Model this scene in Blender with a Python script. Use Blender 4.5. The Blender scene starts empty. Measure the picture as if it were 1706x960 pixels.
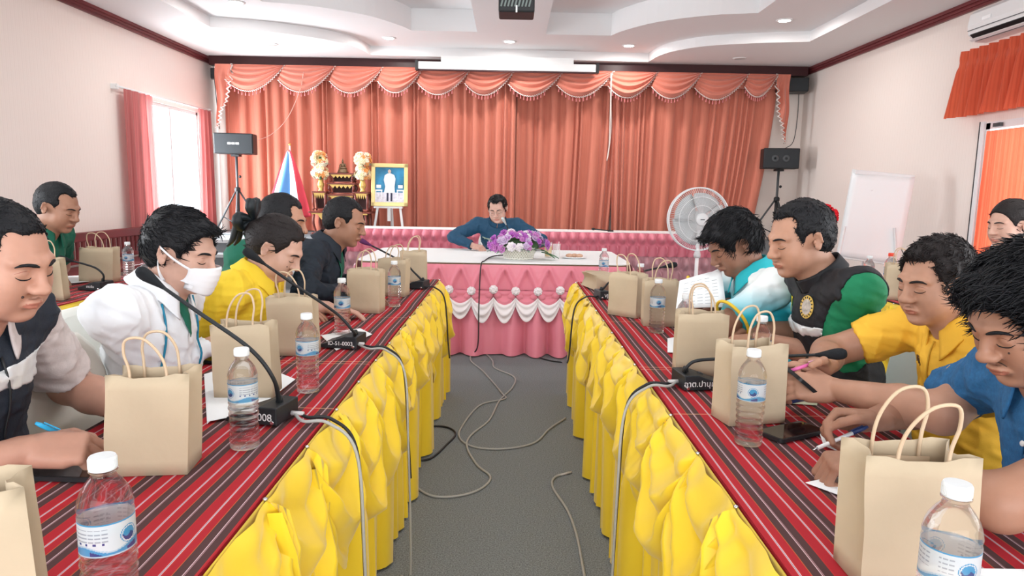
import bpy, bmesh, math, random
import numpy as np
from mathutils import Vector, Matrix, Euler
from mathutils.bvhtree import BVHTree
random.seed(7); np.random.seed(7)
scene = bpy.context.scene
COL = scene.collection
PI = math.pi
# ------------------------------------------------------------------ camera (1706x960 photo)
FPX, CX, CY, CZ = 1150.0, 853.0, 480.0, 1.32
_p, _y, _r = math.atan(162/FPX), math.radians(0.25), 0.018
_f = Vector((math.sin(_y)*math.cos(_p), math.cos(_y)*math.cos(_p), -math.sin(_p)))
_rt = Vector((math.cos(_y), -math.sin(_y), 0)); _up = _rt.cross(_f)
CR = _rt*math.cos(_r) + _up*math.sin(_r); CU = -_rt*math.sin(_r) + _up*math.cos(_r); CF = _f
cam_d = bpy.data.cameras.new('camera'); cam = bpy.data.objects.new('camera', cam_d); COL.objects.link(cam)
cam_d.sensor_width = 36; cam_d.lens = FPX/1706*36; cam_d.clip_start = 0.05; cam_d.clip_end = 100
M = Matrix((CR, CU, -CF)).transposed().to_4x4(); M.translation = Vector((0, 0, CZ)); cam.matrix_world = M
scene.camera = cam
def ray(x, y): return CR*((x-CX)/FPX) - CU*((y-CY)/FPX) + CF
def atz(x, y, z):
    d = ray(x, y); return Vector((0, 0, CZ)) + d*((z-CZ)/d.z)
def aty(x, y, Y):
    d = ray(x, y); return Vector((0, 0, CZ)) + d*(Y/d.y)
# ------------------------------------------------------------------ world, exposure
scene.view_settings.view_transform = 'Standard'; scene.view_settings.look = 'None'
scene.view_settings.gamma = 1.0; scene.view_settings.use_curve_mapping = False
scene.view_settings.exposure = -0.20
try: scene.cycles.use_denoising = True
except Exception: pass
scene.cycles.max_bounces = 10; scene.cycles.diffuse_bounces = 5; scene.cycles.transparent_max_bounces = 12
scene.cycles.sample_clamp_indirect = 6.0; scene.cycles.caustics_reflective = False; scene.cycles.caustics_refractive = False
w = bpy.data.worlds.new('world'); scene.world = w; w.use_nodes = True
w.node_tree.nodes['Background'].inputs[0].default_value = (0.80, 0.90, 1.0, 1); w.node_tree.nodes['Background'].inputs[1].default_value = 3.0
# ------------------------------------------------------------------ daylight at the windows, some of them unseen and added, room geometry constants
XL, XR, YB, YF, ZC = -4.80, 4.68, 11.40, -3.6, 3.31
def area_light(name, loc, rot, sx, sy, power, col=(1, 1, 1)):
    l = bpy.data.lights.new(name, 'AREA'); l.shape = 'RECTANGLE'; l.size = sx; l.size_y = sy; l.energy = power; l.color = col
    o = bpy.data.objects.new(name, l); COL.objects.link(o); o.location = loc; o.rotation_euler = rot
    return o
area_light('daylight_left_stage_window', (XL-0.12, 9.95, 1.55), (0, -PI/2, 0), 1.7, 1.5, 330, (0.92, 0.97, 1))
area_light('added_left_daylight', (XL-0.12, 2.6, 1.6), (0, -PI/2, 0), 1.6, 3.2, 170, (0.95, 0.98, 1))  # unseen window near the camera, put in to light the room
area_light('daylight_right_door', (XR+0.25, 6.05, 1.1), (0, PI/2, 0), 2.0, 1.6, 40, (0.98, 0.99, 1))
area_light('added_right_daylight', (XR+0.12, 1.6, 1.6), (0, PI/2, 0), 1.6, 3.2, 150, (0.95, 0.98, 1))  # likewise unseen, put in as a further light source
area_light('added_rear_fill', (0, YF-0.12, 1.7), (PI/2, 0, 0), 6.4, 1.8, 520, (0.97, 0.99, 1))  # unseen rear source, added as soft frontal fill
# ------------------------------------------------------------------ materials
MATS = {}
def mat(name, col, rough=0.6, metal=0.0, bump=None, var=None, sheen=0.0, spec=0.4, emit=None, trans=0.0, ior=1.45, alpha=1.0, sss=0.0, stretch=None, coat=0.0):
    if name in MATS: return MATS[name]
    m = bpy.data.materials.new(name); m.use_nodes = True; nt = m.node_tree; b = nt.nodes['Principled BSDF']
    I = b.inputs; c4 = tuple(col)+(1,)
    I['Base Color'].default_value = c4; I['Roughness'].default_value = rough; I['Metallic'].default_value = metal
    I['Specular IOR Level'].default_value = spec; I['IOR'].default_value = ior; I['Alpha'].default_value = alpha
    I['Transmission Weight'].default_value = trans; I['Coat Weight'].default_value = coat
    if sheen: I['Sheen Weight'].default_value = sheen
    if sss:
        I['Subsurface Weight'].default_value = sss; I['Subsurface Radius'].default_value = (0.012, 0.005, 0.003); I['Subsurface Scale'].default_value = 1.0
    if emit: I['Emission Color'].default_value = tuple(emit[0])+(1,); I['Emission Strength'].default_value = emit[1]
    if bump or var:
        tc = nt.nodes.new('ShaderNodeTexCoord'); mp = nt.nodes.new('ShaderNodeMapping')
        nt.links.new(tc.outputs['Object'], mp.inputs[0])
        if stretch: mp.inputs['Scale'].default_value = stretch
    if bump:
        n = nt.nodes.new('ShaderNodeTexNoise'); n.inputs['Scale'].default_value = bump[0]; n.inputs['Detail'].default_value = 4
        bp = nt.nodes.new('ShaderNodeBump'); bp.inputs['Strength'].default_value = bump[1]; bp.inputs['Distance'].default_value = bump[2] if len(bump) > 2 else 0.002
        nt.links.new(mp.outputs[0], n.inputs[0]); nt.links.new(n.outputs[0], bp.inputs['Height']); nt.links.new(bp.outputs[0], I['Normal'])
    if var:
        n2 = nt.nodes.new('ShaderNodeTexNoise'); n2.inputs['Scale'].default_value = var[0]; n2.inputs['Detail'].default_value = 5
        r = nt.nodes.new('ShaderNodeValToRGB'); a = var[1]
        r.color_ramp.elements[0].position = 0.3; r.color_ramp.elements[1].position = 0.7
        r.color_ramp.elements[0].color = tuple(max(0, x*(1-a)) for x in col)+(1,); r.color_ramp.elements[1].color = tuple(min(1, x*(1+a)) for x in col)+(1,)
        nt.links.new(mp.outputs[0], n2.inputs[0]); nt.links.new(n2.outputs[0], r.inputs[0]); nt.links.new(r.outputs[0], I['Base Color'])
    MATS[name] = m; return m
def ramp_stripes(name, axis, period, stops, rough=0.8, wob=0.0, cross=(), bump=None):
    """cloth striped along one object axis: stops = [(pos, colour)] constant steps"""
    m = bpy.data.materials.new(name); m.use_nodes = True; nt = m.node_tree; b = nt.nodes['Principled BSDF']; b.inputs['Roughness'].default_value = rough
    b.inputs['Specular IOR Level'].default_value = 0.2
    N = nt.nodes.new; L = nt.links.new
    tc = N('ShaderNodeTexCoord'); sp = N('ShaderNodeSeparateXYZ'); L(tc.outputs['Object'], sp.inputs[0])
    src = sp.outputs[axis]
    if wob:
        nz = N('ShaderNodeTexNoise'); nz.inputs['Scale'].default_value = 1.7; nz.inputs['Detail'].default_value = 1; L(tc.outputs['Object'], nz.inputs[0])
        ma = N('ShaderNodeMath'); ma.operation = 'MULTIPLY_ADD'; ma.inputs[1].default_value = wob; L(nz.outputs[0], ma.inputs[0]); L(src, ma.inputs[2]); src = ma.outputs[0]
    md = N('ShaderNodeMath'); md.operation = 'DIVIDE'; md.inputs[1].default_value = period; L(src, md.inputs[0])
    fr = N('ShaderNodeMath'); fr.operation = 'FRACT'; L(md.outputs[0], fr.inputs[0])
    cr = N('ShaderNodeValToRGB'); cr.color_ramp.interpolation = 'CONSTANT'; e = cr.color_ramp.elements
    while len(e) > 1: e.remove(e[0])
    e[0].position = stops[0][0]; e[0].color = stops[0][1]+(1,)
    for p, c in stops[1:]:
        x = e.new(p); x.color = c+(1,)
    L(fr.outputs[0], cr.inputs[0]); out = cr.outputs[0]
    for yc in cross:
        su = N('ShaderNodeMath'); su.operation = 'SUBTRACT'; su.inputs[1].default_value = yc; L(sp.outputs[1], su.inputs[0])
        ab = N('ShaderNodeMath'); ab.operation = 'ABSOLUTE'; L(su.outputs[0], ab.inputs[0])
        lt = N('ShaderNodeMath'); lt.operation = 'LESS_THAN'; lt.inputs[1].default_value = 0.0022; L(ab.outputs[0], lt.inputs[0])
        mu = N('ShaderNodeMath'); mu.operation = 'MULTIPLY'; mu.inputs[1].default_value = 0.55; L(lt.outputs[0], mu.inputs[0])
        mx = N('ShaderNodeMix'); mx.data_type = 'RGBA'; L(mu.outputs[0], mx.inputs[0]); L(out, mx.inputs[6]); mx.inputs[7].default_value = (0.8, 0.45, 0.25, 1); out = mx.outputs[2]
    L(out, b.inputs['Base Color'])
    if bump:
        n = N('ShaderNodeTexNoise'); n.inputs['Scale'].default_value = bump[0]; bp = N('ShaderNodeBump'); bp.inputs['Strength'].default_value = bump[1]; bp.inputs['Distance'].default_value = 0.003
        L(tc.outputs['Object'], n.inputs[0]); L(n.outputs[0], bp.inputs['Height']); L(bp.outputs[0], b.inputs['Normal'])
    MATS[name] = m; return m
# ------------------------------------------------------------------ object helpers
def tag(o, label=None, cat=None, group=None, kind=None):
    if label: o['label'] = label
    if cat: o['category'] = cat
    if group: o['group'] = group
    if kind: o['kind'] = kind
    return o
def thing(name, label, cat, loc=(0, 0, 0), rz=0.0, group=None):
    o = bpy.data.objects.new(name, None); COL.objects.link(o); o.empty_display_size = 0.05
    o.location = loc; o.rotation_euler = (0, 0, rz); return tag(o, label, cat, group)
def copy_tree(o, parent=None):
    c = o.copy(); COL.objects.link(c); c.parent = parent
    for ch in list(o.children): copy_tree(ch, c)
    return c
def frame_of(d, up=(0, 0, 1)):
    d = Vector(d).normalized(); u = Vector(up)
    if abs(d.dot(u)) > 0.99: u = Vector((1, 0, 0))
    x = u.cross(d).normalized(); y = d.cross(x); return x, y, d
class MB:
    def __init__(s): s.v = []; s.f = []; s.mi = []
    def add(s, v, f, mi=0, T=None):
        b = len(s.v)
        s.v += [tuple(T @ Vector(p)) if T is not None else tuple(p) for p in v]
        s.f += [tuple(b+i for i in q) for q in f]; s.mi += [mi]*len(f) if isinstance(mi, int) else list(mi); return s
    def box(s, c, d, R=None, mi=0, bev=0.0):
        x, y, z = d[0]/2, d[1]/2, d[2]/2
        if bev <= 0:
            v = [(i, j, k) for k in (-z, z) for j in (-y, y) for i in (-x, x)]
            f = [(0, 2, 3, 1), (4, 5, 7, 6), (0, 1, 5, 4), (2, 6, 7, 3), (1, 3, 7, 5), (0, 4, 6, 2)]
        else:
            bm = bmesh.new(); bmesh.ops.create_cube(bm, size=1.0, matrix=Matrix.Diagonal((d[0], d[1], d[2], 1)))
            bmesh.ops.bevel(bm, geom=list(bm.edges), offset=bev, segments=2, affect='EDGES', profile=0.5)
            v = [tuple(p.co) for p in bm.verts]; f = [tuple(q.index for q in g.verts) for g in bm.faces]; bm.free()
        T = Matrix.Translation(Vector(c)) @ (R.to_4x4() if R is not None else Matrix.Identity(4))
        return s.add(v, f, mi, T)
    def tube(s, pts, r, n=8, mi=0, caps=True, smooth=0):
        P = [Vector(p) for p in pts]
        if smooth: P = catmull(P, smooth)
        rr = r if isinstance(r, (list, tuple)) else None
        if rr and len(rr) != len(P): rr = list(np.interp(np.linspace(0, 1, len(P)), np.linspace(0, 1, len(rr)), rr))
        v = []; prev = None
        for i, p in enumerate(P):
            d = (P[min(i+1, len(P)-1)]-P[max(i-1, 0)]).normalized()
            if prev is None: x, y, _ = frame_of(d)
            else:
                x = (prev - d*prev.dot(d))
                x = x.normalized() if x.length > 1e-6 else frame_of(d)[0]
                y = d.cross(x)
            prev = x; q = rr[i] if rr else r
            for k in range(n):
                a = 2*PI*k/n; v.append(p + x*(math.cos(a)*q) + y*(math.sin(a)*q))
        f = [(i*n+k, i*n+(k+1) % n, (i+1)*n+(k+1) % n, (i+1)*n+k) for i in range(len(P)-1) for k in range(n)]
        if caps: f += [tuple(range(n-1, -1, -1)), tuple((len(P)-1)*n+k for k in range(n))]
        return s.add(v, f, mi)
    def lathe(s, prof, n=24, T=None, mi=0, caps=True, ell=(1, 1)):
        v = []; f = []
        for (r, z) in prof:
            for k in range(n): a = 2*PI*k/n; v.append((r*math.cos(a)*ell[0], r*math.sin(a)*ell[1], z))
        for i in range(len(prof)-1):
            for k in range(n): f.append((i*n+k, i*n+(k+1) % n, (i+1)*n+(k+1) % n, (i+1)*n+k))
        if caps: f += [tuple(range(n-1, -1, -1)), tuple((len(prof)-1)*n+k for k in range(n))]
        return s.add(v, f, mi, T)
    def grid(s, fn, nu, nv, mi=0, flip=False, mfn=None):
        v = [fn(i/nu, j/nv) for j in range(nv+1) for i in range(nu+1)]; f = []; ms = []
        for j in range(nv):
            for i in range(nu):
                a = j*(nu+1)+i; q = (a, a+1, a+nu+2, a+nu+1); f.append(q[::-1] if flip else q); ms.append(mfn((i+.5)/nu, (j+.5)/nv) if mfn else mi)
        return s.add(v, f, ms)
    def ball(s, c, r, n=10, m=6, mi=0, R=None):
        r = (r, r, r) if not isinstance(r, (tuple, list)) else r
        prof = [(math.sin(PI*i/m), -math.cos(PI*i/m)) for i in range(m+1)]; prof[0] = (1e-4, -1); prof[-1] = (1e-4, 1)
        T = Matrix.Translation(Vector(c)) @ (R.to_4x4() if R is not None else Matrix.Identity(4)) @ Matrix.Diagonal((r[0], r[1], r[2], 1))
        return s.lathe(prof, n, T, mi, caps=False)
    def poly(s, pts, mi=0): return s.add(pts, [tuple(range(len(pts)))], mi)
    def prism(s, pts2, z0, z1, T=None, mi=0):
        n = len(pts2); v = [(x, y, z0) for x, y in pts2]+[(x, y, z1) for x, y in pts2]
        f = [tuple(range(n-1, -1, -1)), tuple(range(n, 2*n))]+[(i, (i+1) % n, n+(i+1) % n, n+i) for i in range(n)]
        return s.add(v, f, mi, T)
    def mesh(s, name):
        me = bpy.data.meshes.new(name); me.from_pydata([tuple(p) for p in s.v], [], s.f); return me
    def build(s, name, mats, parent=None, smooth=False, solid=0.0, label=None, cat=None, group=None, kind=None, sharp=None):
        me = s.mesh(name); mats = mats if isinstance(mats, (list, tuple)) else [mats]
        for m in mats: me.materials.append(m)
        if len(mats) > 1: me.polygons.foreach_set('material_index', s.mi)
        if smooth:
            me.polygons.foreach_set('use_smooth', [True]*len(me.polygons))
            if sharp: me.set_sharp_from_angle(angle=math.radians(sharp))
        me.update()
        o = bpy.data.objects.new(name, me); COL.objects.link(o); o.parent = parent
        if solid:
            md = o.modifiers.new('thickness', 'SOLIDIFY'); md.thickness = solid; md.offset = 0
        return tag(o, label, cat, group, kind)
def catmull(P, n):
    out = []
    Q = [P[0]*2-P[1]]+list(P)+[P[-1]*2-P[-2]]
    for i in range(1, len(Q)-2):
        a, b, c, d = Q[i-1], Q[i], Q[i+1], Q[i+2]
        for k in range(n):
            t = k/n; out.append(0.5*((2*b)+(c-a)*t+(2*a-5*b+4*c-d)*t*t+(3*b-a-3*c+d)*t*t*t))
    out.append(P[-1]); return out
def struct(mb, name, m, **k): return mb.build(name, m, kind='structure', **k)
def text_obj(name, body, size, m, parent, loc, R, extrude=0.0004, shear=0.0):
    cu = bpy.data.curves.new(name, 'FONT'); cu.body = body; cu.size = size; cu.extrude = extrude; cu.align_x = 'CENTER'; cu.align_y = 'CENTER'; cu.shear = shear
    t = bpy.data.objects.new(name, cu); COL.objects.link(t); bpy.context.view_layer.update()
    me = bpy.data.meshes.new_from_object(t.evaluated_get(bpy.context.evaluated_depsgraph_get())); COL.objects.unlink(t); bpy.data.objects.remove(t)
    me.materials.clear(); me.materials.append(m)
    o = bpy.data.objects.new(name, me); COL.objects.link(o); o.parent = parent
    o.matrix_local = Matrix.Translation(Vector(loc)) @ R.to_4x4(); return o
def rotm(x, y, z): return Matrix((Vector(x), Vector(y), Vector(z))).transposed()
RZ = lambda a: Matrix.Rotation(a, 3, 'Z')
# ================================================================== THE ROOM
m_carpet = mat('carpet_grey', (0.225, 0.243, 0.25), 0.95, bump=(420, 0.9, 0.004), var=(190, 0.45), spec=0.1)
m_wall = ramp_stripes('wallpaper', 1, 0.055, [(0.0, (0.87, 0.785, 0.73)), (0.30, (0.83, 0.745, 0.69)), (0.42, (0.87, 0.785, 0.73)), (0.75, (0.845, 0.76, 0.705)), (0.83, (0.87, 0.785, 0.73))], rough=0.75)
m_wallb = mat('wall_paint', (0.87, 0.785, 0.73), 0.75)
m_ceil = mat('ceiling_white', (0.80, 0.795, 0.80), 0.85)
m_maroon = mat('maroon_wood', (0.17, 0.032, 0.035), 0.35, var=(6, 0.25), stretch=(1, 0.15, 1))
m_darktrim = mat('dark_wood_trim', (0.055, 0.016, 0.018), 0.4)
m_white = mat('white_plastic', (0.82, 0.83, 0.83), 0.35)
m_alu = mat('white_aluminium', (0.80, 0.81, 0.82), 0.3)
m_black = mat('black_plastic', (0.012, 0.013, 0.015), 0.45)
m_dkgrey = mat('dark_grey', (0.06, 0.065, 0.07), 0.5)
m_chrome = mat('metal', (0.65, 0.66, 0.68), 0.25, 1.0)
m_pane = mat('window_glass', (0.9, 0.95, 1.0), 0.05, alpha=0.12)
struct(MB().poly([(XL, YF, 0), (XR, YF, 0), (XR, YB, 0), (XL, YB, 0)]), 'floor', m_carpet)
def wall_x(name, x0, x1, openings):
    mb = MB(); y = YF
    for (a, b, z0, z1) in sorted(openings):
        mb.box(((x0+x1)/2, (y+a)/2, 1.9), (x1-x0, a-y, 3.8))
        if z0 > 0: mb.box(((x0+x1)/2, (a+b)/2, z0/2), (x1-x0, b-a, z0))
        mb.box(((x0+x1)/2, (a+b)/2, (z1+3.8)/2), (x1-x0, b-a, 3.8-z1)); y = b
    mb.box(((x0+x1)/2, (y+YB+0.2)/2, 1.9), (x1-x0, YB+0.2-y, 3.8)); return struct(mb, name, m_wall)
LW = [(1.0, 4.2, 0.8, 2.4), (9.12, 10.85, 0.72, 2.42)]
RW = [(0.0, 3.2, 0.8, 2.4), (5.3, 6.95, 0.0, 2.07)]
wall_x('wall_left', XL-0.12, XL, LW); wall_x('wall_right', XR, XR+0.12, RW)
struct(MB().box((0, YB+0.06, 1.9), (XR-XL, 0.12, 3.8)), 'wall_back', m_wallb)
mb = MB()
for c, d in (((0, YF-0.06, 0.4), (XR-XL, 0.12, 0.8)), ((0, YF-0.06, 3.2), (XR-XL, 0.12, 1.2)), ((-3.95, YF-0.06, 1.7), (1.5, 0.12, 1.8)), ((3.95, YF-0.06, 1.7), (1.5, 0.12, 1.8))): mb.box(c, d)
struct(mb, 'wall_rear', m_wallb)
# stepped ceiling: outer soffit, raised tier, upper tier in two bays either side of a tongue
P1 = [(-2.15, 10.8), (-2.2, 10.4), (-2.32, 10.05), (-2.65, 9.68), (-3.2, 9.35), (-3.85, 9.15), (-3.85, YF), (3.85, YF), (3.85, 9.33), (3.2, 9.48), (2.6, 9.73), (2.25, 10.13), (2.12, 10.5), (2.07, 10.95)]
def arc(P, i, j, n=4):
    seg = catmull([Vector((x, y, 0)) for x, y in P[i:j+1]], n); return P[:i]+[(p.x, p.y) for p in seg]+P[j+1:]
P1 = arc(P1, 8, 13); P1 = arc(P1, 0, 5)
P2R = [(0.44, YF), (2.9, YF), (2.87, 8.47), (2.33, 8.63), (1.79, 9.0), (1.45, 9.5), (1.33, 9.8), (0.44, 9.8)]; P2R = arc(P2R, 2, 6)
P2L = [(-x, y-0.08) for x, y in P2R][::-1]; P2L = [(x-0.05, y) for x, y in P2L]
def fill(mb, z, outer, holes=()):
    bm = bmesh.new(); es = []
    for lp in [outer]+list(holes):
        vs = [bm.verts.new((x, y, z)) for x, y in lp]; es += [bm.edges.new((vs[i], vs[(i+1) % len(vs)])) for i in range(len(vs))]
    bmesh.ops.triangle_fill(bm, edges=es, use_beauty=True); bm.verts.index_update()
    mb.add([tuple(v.co) for v in bm.verts], [tuple(q.index for q in f.verts) for f in bm.faces]); bm.free()
def riser(mb, P, z0, z1):
    n = len(P); mb.add([(x, y, z0) for x, y in P]+[(x, y, z1) for x, y in P], [(i, (i+1) % n, n+(i+1) % n, n+i) for i in range(n)])
mb = MB(); Z1, Z2 = ZC+0.13, ZC+0.42
fill(mb, ZC, [(XL, YF-0.1), (XR, YF-0.1), (XR, YB), (XL, YB)], [[(x, max(y, YF)) for x, y in P1]]); riser(mb, P1, ZC, Z1)
inset = lambda P: [(x, y+0.02 if y == YF else y) for x, y in P]
fill(mb, Z1, P1, [inset(P2L), inset(P2R)]); riser(mb, inset(P2L), Z1, Z2); riser(mb, inset(P2R), Z1, Z2); fill(mb, Z2, P2L); fill(mb, Z2, P2R)
struct(mb, 'ceiling', m_ceil)
# crown moulding, stepped profile along each wall
def crown(name, a, b, inward, m):
    mb = MB(); a, b = Vector(a), Vector(b); n = Vector(inward); t = 0.0
    for d, z0, z1 in ((0.03, 3.215, 3.245), (0.045, 3.245, 3.275), (0.065, 3.275, 3.31)):
        v = [a+Vector((0, 0, z0)), b+Vector((0, 0, z0)), b+n*d+Vector((0, 0, z0)), a+n*d+Vector((0, 0, z0))]
        v += [p+Vector((0, 0, z1-z0)) for p in v]; mb.add(v, [(0, 3, 2, 1), (4, 5, 6, 7), (0, 1, 5, 4), (1, 2, 6, 5), (2, 3, 7, 6), (3, 0, 4, 7)])
    return struct(mb, name, m)
crown('trim_1', (XL, YF, 0), (XL, YB, 0), (1, 0, 0), m_maroon); crown('trim_2', (XR, YF, 0), (XR, YB, 0), (-1, 0, 0), m_maroon); crown('trim_3', (XL, YB, 0), (XR, YB, 0), (0, -1, 0), m_darktrim)
struct(MB().box((-0.06, 11.15, 3.24), (9.3, 0.14, 0.14)), 'trim_4', m_darktrim)
# windows and door
def window(name, x, a, b, z0, z1, mull=1):
    e = bpy.data.objects.new(name, None); COL.objects.link(e); e['kind'] = 'structure'
    mb = MB(); t = 0.05
    for c, d in (((x, (a+b)/2, z0+t/2), (0.06, b-a, t)), ((x, (a+b)/2, z1-t/2), (0.06, b-a, t)), ((x, a+t/2, (z0+z1)/2), (0.06, t, z1-z0)), ((x, b-t/2, (z0+z1)/2), (0.06, t, z1-z0))): mb.box(c, d)
    for k in range(mull): mb.box((x, a+(b-a)*(k+1)/(mull+1), (z0+z1)/2), (0.05, 0.045, z1-z0))
    mb.build('window_frame', m_alu, e)
    for k in range(mull+1): MB().box((x, a+(b-a)*(k+.5)/(mull+1), (z0+z1)/2), (0.006, (b-a)/(mull+1)-0.05, z1-z0-0.1)).build('pane', m_pane, e)
window('window_1', XL-0.05, 9.12, 10.85, 0.72, 2.42, 1); window('added_window_2', XL-0.05, 1.0, 4.2, 0.8, 2.4, 3); window('added_window_3', XR+0.05, 0.0, 3.2, 0.8, 2.4, 3)  # the two wide ones are unseen, added to let light in
e = bpy.data.objects.new('added_window_4', None); COL.objects.link(e); e['kind'] = 'structure'  # unseen window bank behind the camera, built for frontal fill
mb = MB()
for x in (-3.2, -1.6, 0, 1.6, 3.2): mb.box((x, YF-0.05, 1.7), (0.05, 0.06, 1.8))
for z in (0.825, 2.575): mb.box((0, YF-0.05, z), (6.4, 0.06, 0.05))
mb.build('window_frame', m_alu, e)
for k in range(4): MB().box((-2.4+1.6*k, YF-0.05, 1.7), (1.5, 0.006, 1.7)).build('pane', m_pane, e)
e = bpy.data.objects.new('door_1', None); COL.objects.link(e); e['kind'] = 'structure'
mb = MB()
for y in (5.33, 6.15, 6.92): mb.box((XR+0.04, y, 1.03), (0.09, 0.06 if y != 6.15 else 0.09, 2.06))
mb.box((XR+0.04, 6.125, 2.035), (0.09, 1.65, 0.07)); mb.box((XR+0.04, 6.125, 0.06), (0.06, 1.65, 0.12)); mb.build('door_frame', m_alu, e)
MB().box((XR-0.012, 6.985, 1.04), (0.024, 0.05, 2.08)).build('door_casing', m_alu, e); MB().box((XR-0.014, 7.03, 1.04), (0.01, 0.012, 2.08)).build('edge_seal', m_dkgrey, e)
MB().box((XR-0.03, 6.75, 2.03), (0.03, 0.1, 0.035)).build('door_latch', m_dkgrey, e)
for y in (5.74, 6.54): MB().box((XR+0.04, y, 1.06), (0.006, 0.7, 1.86)).build('pane', m_pane, e)
# stage platform with carpeted steps on the window side
m_stage = mat('stage_carpet', (0.20, 0.215, 0.225), 0.9, bump=(300, 0.5)); m_nosing = mat('stage_nosing', (0.55, 0.57, 0.58), 0.5)
mb = MB().box((0, (10.45+YB)/2, 0.30), (XR-XL, YB-10.45, 0.60)); st = struct(mb, 'floor_stage', m_stage)
for i, (y0, z) in enumerate(((9.55, 0.58), (9.25, 0.405), (8.95, 0.23))):
    MB().box((-3.72, (y0+10.45)/2, z/2), (2.1, 10.45-y0, z)).build('step', m_stage, st)
    MB().box((-3.72, y0-0.005, z-0.02), (2.1, 0.04, 0.045)).build('step_nosing', m_nosing, st)
# ------------------------------------------------------------------ ceiling fixtures
m_glow = mat('lamp_glow', (1, 1, 1), 0.4, emit=((1, 0.98, 0.94), 14))
m_dimglow = mat('lamp_off', (0.75, 0.74, 0.72), 0.3)
DLS = [(-1.765, 10.2, 0), (-0.053, 10.28, 0), (1.68, 10.41, 0), (3.3, 8.78, 0), (-3.23, 8.43, 0), (3.33, 10.51, 1), (-3.41, 10.11, 1), (-3.3, 3.5, 0), (3.3, 3.5, 0), (0, 6.8, 0), (0, 2.5, 0)]
DLW = ['over the left end of the stage curtain', 'over the middle of the stage, behind the projector', 'over the right half of the stage curtain', 'on the tier near the air conditioner side', 'on the tier near the window side wall', '', '', 'above the outer table of the man in green', 'above the outer table by the flip chart', 'above the head table', 'above the aisle between the striped tables']
for i, (x, y, s) in enumerate(DLS):
    z = ZC if s else Z1
    lab = ('unlit round downlight in the soffit near the %s corner' % ('black speaker' if x > 0 else 'window curtain')) if s else ('round lit recessed downlight ' + DLW[i])
    t = thing('ceiling_downlight', lab, 'light', (x, y, z), group='ceiling downlights')
    MB().lathe([(0.075, -0.012), (0.095, -0.010), (0.10, -0.001), (0.075, -0.001)], 24, caps=False).build('bezel', m_white, t, smooth=True)
    MB().lathe([(0.0008, -0.0085), (0.07, -0.0085), (0.076, -0.003)], 24, caps=False).build('lens', m_dimglow if s else m_glow, t)
    if not s:
        l = bpy.data.lights.new('downlight', 'AREA'); l.shape = 'DISK'; l.size = 0.14; l.energy = 20; l.color = (1, 0.97, 0.93)
        lo = bpy.data.objects.new('downlight', l); COL.objects.link(lo); lo.location = (0, 0, -0.02); lo.parent = t
# projector on its pole
t = thing('projector', 'black ceiling projector hanging on a pole over the tables', 'projector', (0.02, 5.5, 2.69))
MB().box((0, 0, 0), (0.27, 0.25, 0.10), bev=0.012).build('body', m_black, t)
mb = MB()
for k in range(9): mb.box((-0.11+0.026*k, -0.127, 0.012), (0.012, 0.004, 0.05), R=Matrix.Rotation(0.25, 3, 'Y'))
mb.build('vent_grille', mat('grille_grey', (0.16, 0.2, 0.19), 0.4), t)
MB().lathe([(0.03, 0), (0.034, 0.03), (0.026, 0.035)], 20, Matrix.Translation((0.06, 0.13, 0)) @ Matrix.Rotation(-PI/2, 4, 'X')).build('lens', m_dkgrey, t, smooth=True)
MB().tube([(0, 0, 0.05), (0, 0, Z1-2.69)], 0.02, 12).build('pole', m_white, t, smooth=True)
MB().box((0, 0, 0.06), (0.2, 0.16, 0.014)).build('mount_plate', m_alu, t); MB().box((0, -0.13, -0.03), (0.012, 0.006, 0.05)).build('hanging_tab', m_white, t)
# projection screen case
t = thing('projection_screen', 'white rolled-up projection screen case above the stage curtain', 'screen', (-0.085, 10.78, 3.165))
MB().box((0, 0, 0), (2.68, 0.11, 0.11), bev=0.01).build('case', m_white, t)
for s in (-1, 1): MB().box((s*1.36, 0, 0.0), (0.04, 0.13, 0.14)).build('end_bracket', m_black, t)
MB().box((0, -0.02, -0.065), (2.68, 0.03, 0.02)).build('weight_bar', m_darktrim, t)
MB().box((0, 0.02, 0.10), (2.0, 0.05, 0.1)).build('hanger', m_white, t)
# air conditioner on the right wall
t = thing('air_conditioner', 'white wall air conditioner above the orange door curtain', 'air conditioner', (XR, 6.62, 3.0))
prof = [(0, 0.15), (-0.14, 0.15), (-0.19, 0.11), (-0.205, 0.0), (-0.19, -0.08), (-0.12, -0.145), (0, -0.15)]
mb = MB(); n = len(prof); L_ = 0.47
v = [(x, s*L_, z) for s in (-1, 1) for x, z in prof]; mb.add(v, [(i, i+1, n+i+1, n+i) for i in range(n-1)]+[tuple(range(n)), tuple(range(2*n-1, n-1, -1))]); mb.build('housing', m_white, t)
MB().box((-0.163, 0, -0.112), (0.085, 0.86, 0.012), R=Matrix.Rotation(0.75, 3, 'Y')).build('air_outlet', m_black, t)
for k in (-1, 1): MB().box((-0.172+0.02*k, 0, -0.125+0.018*k), (0.035, 0.84, 0.006), R=Matrix.Rotation(0.5, 3, 'Y')).build('louvre', m_alu, t)
MB().box((-0.206, 0.2, 0.03), (0.004, 0.12, 0.03)).build('badge', m_alu, t); MB().box((-0.206, 0, -0.045), (0.004, 0.92, 0.006)).build('panel_seam', m_dkgrey, t)
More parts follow.
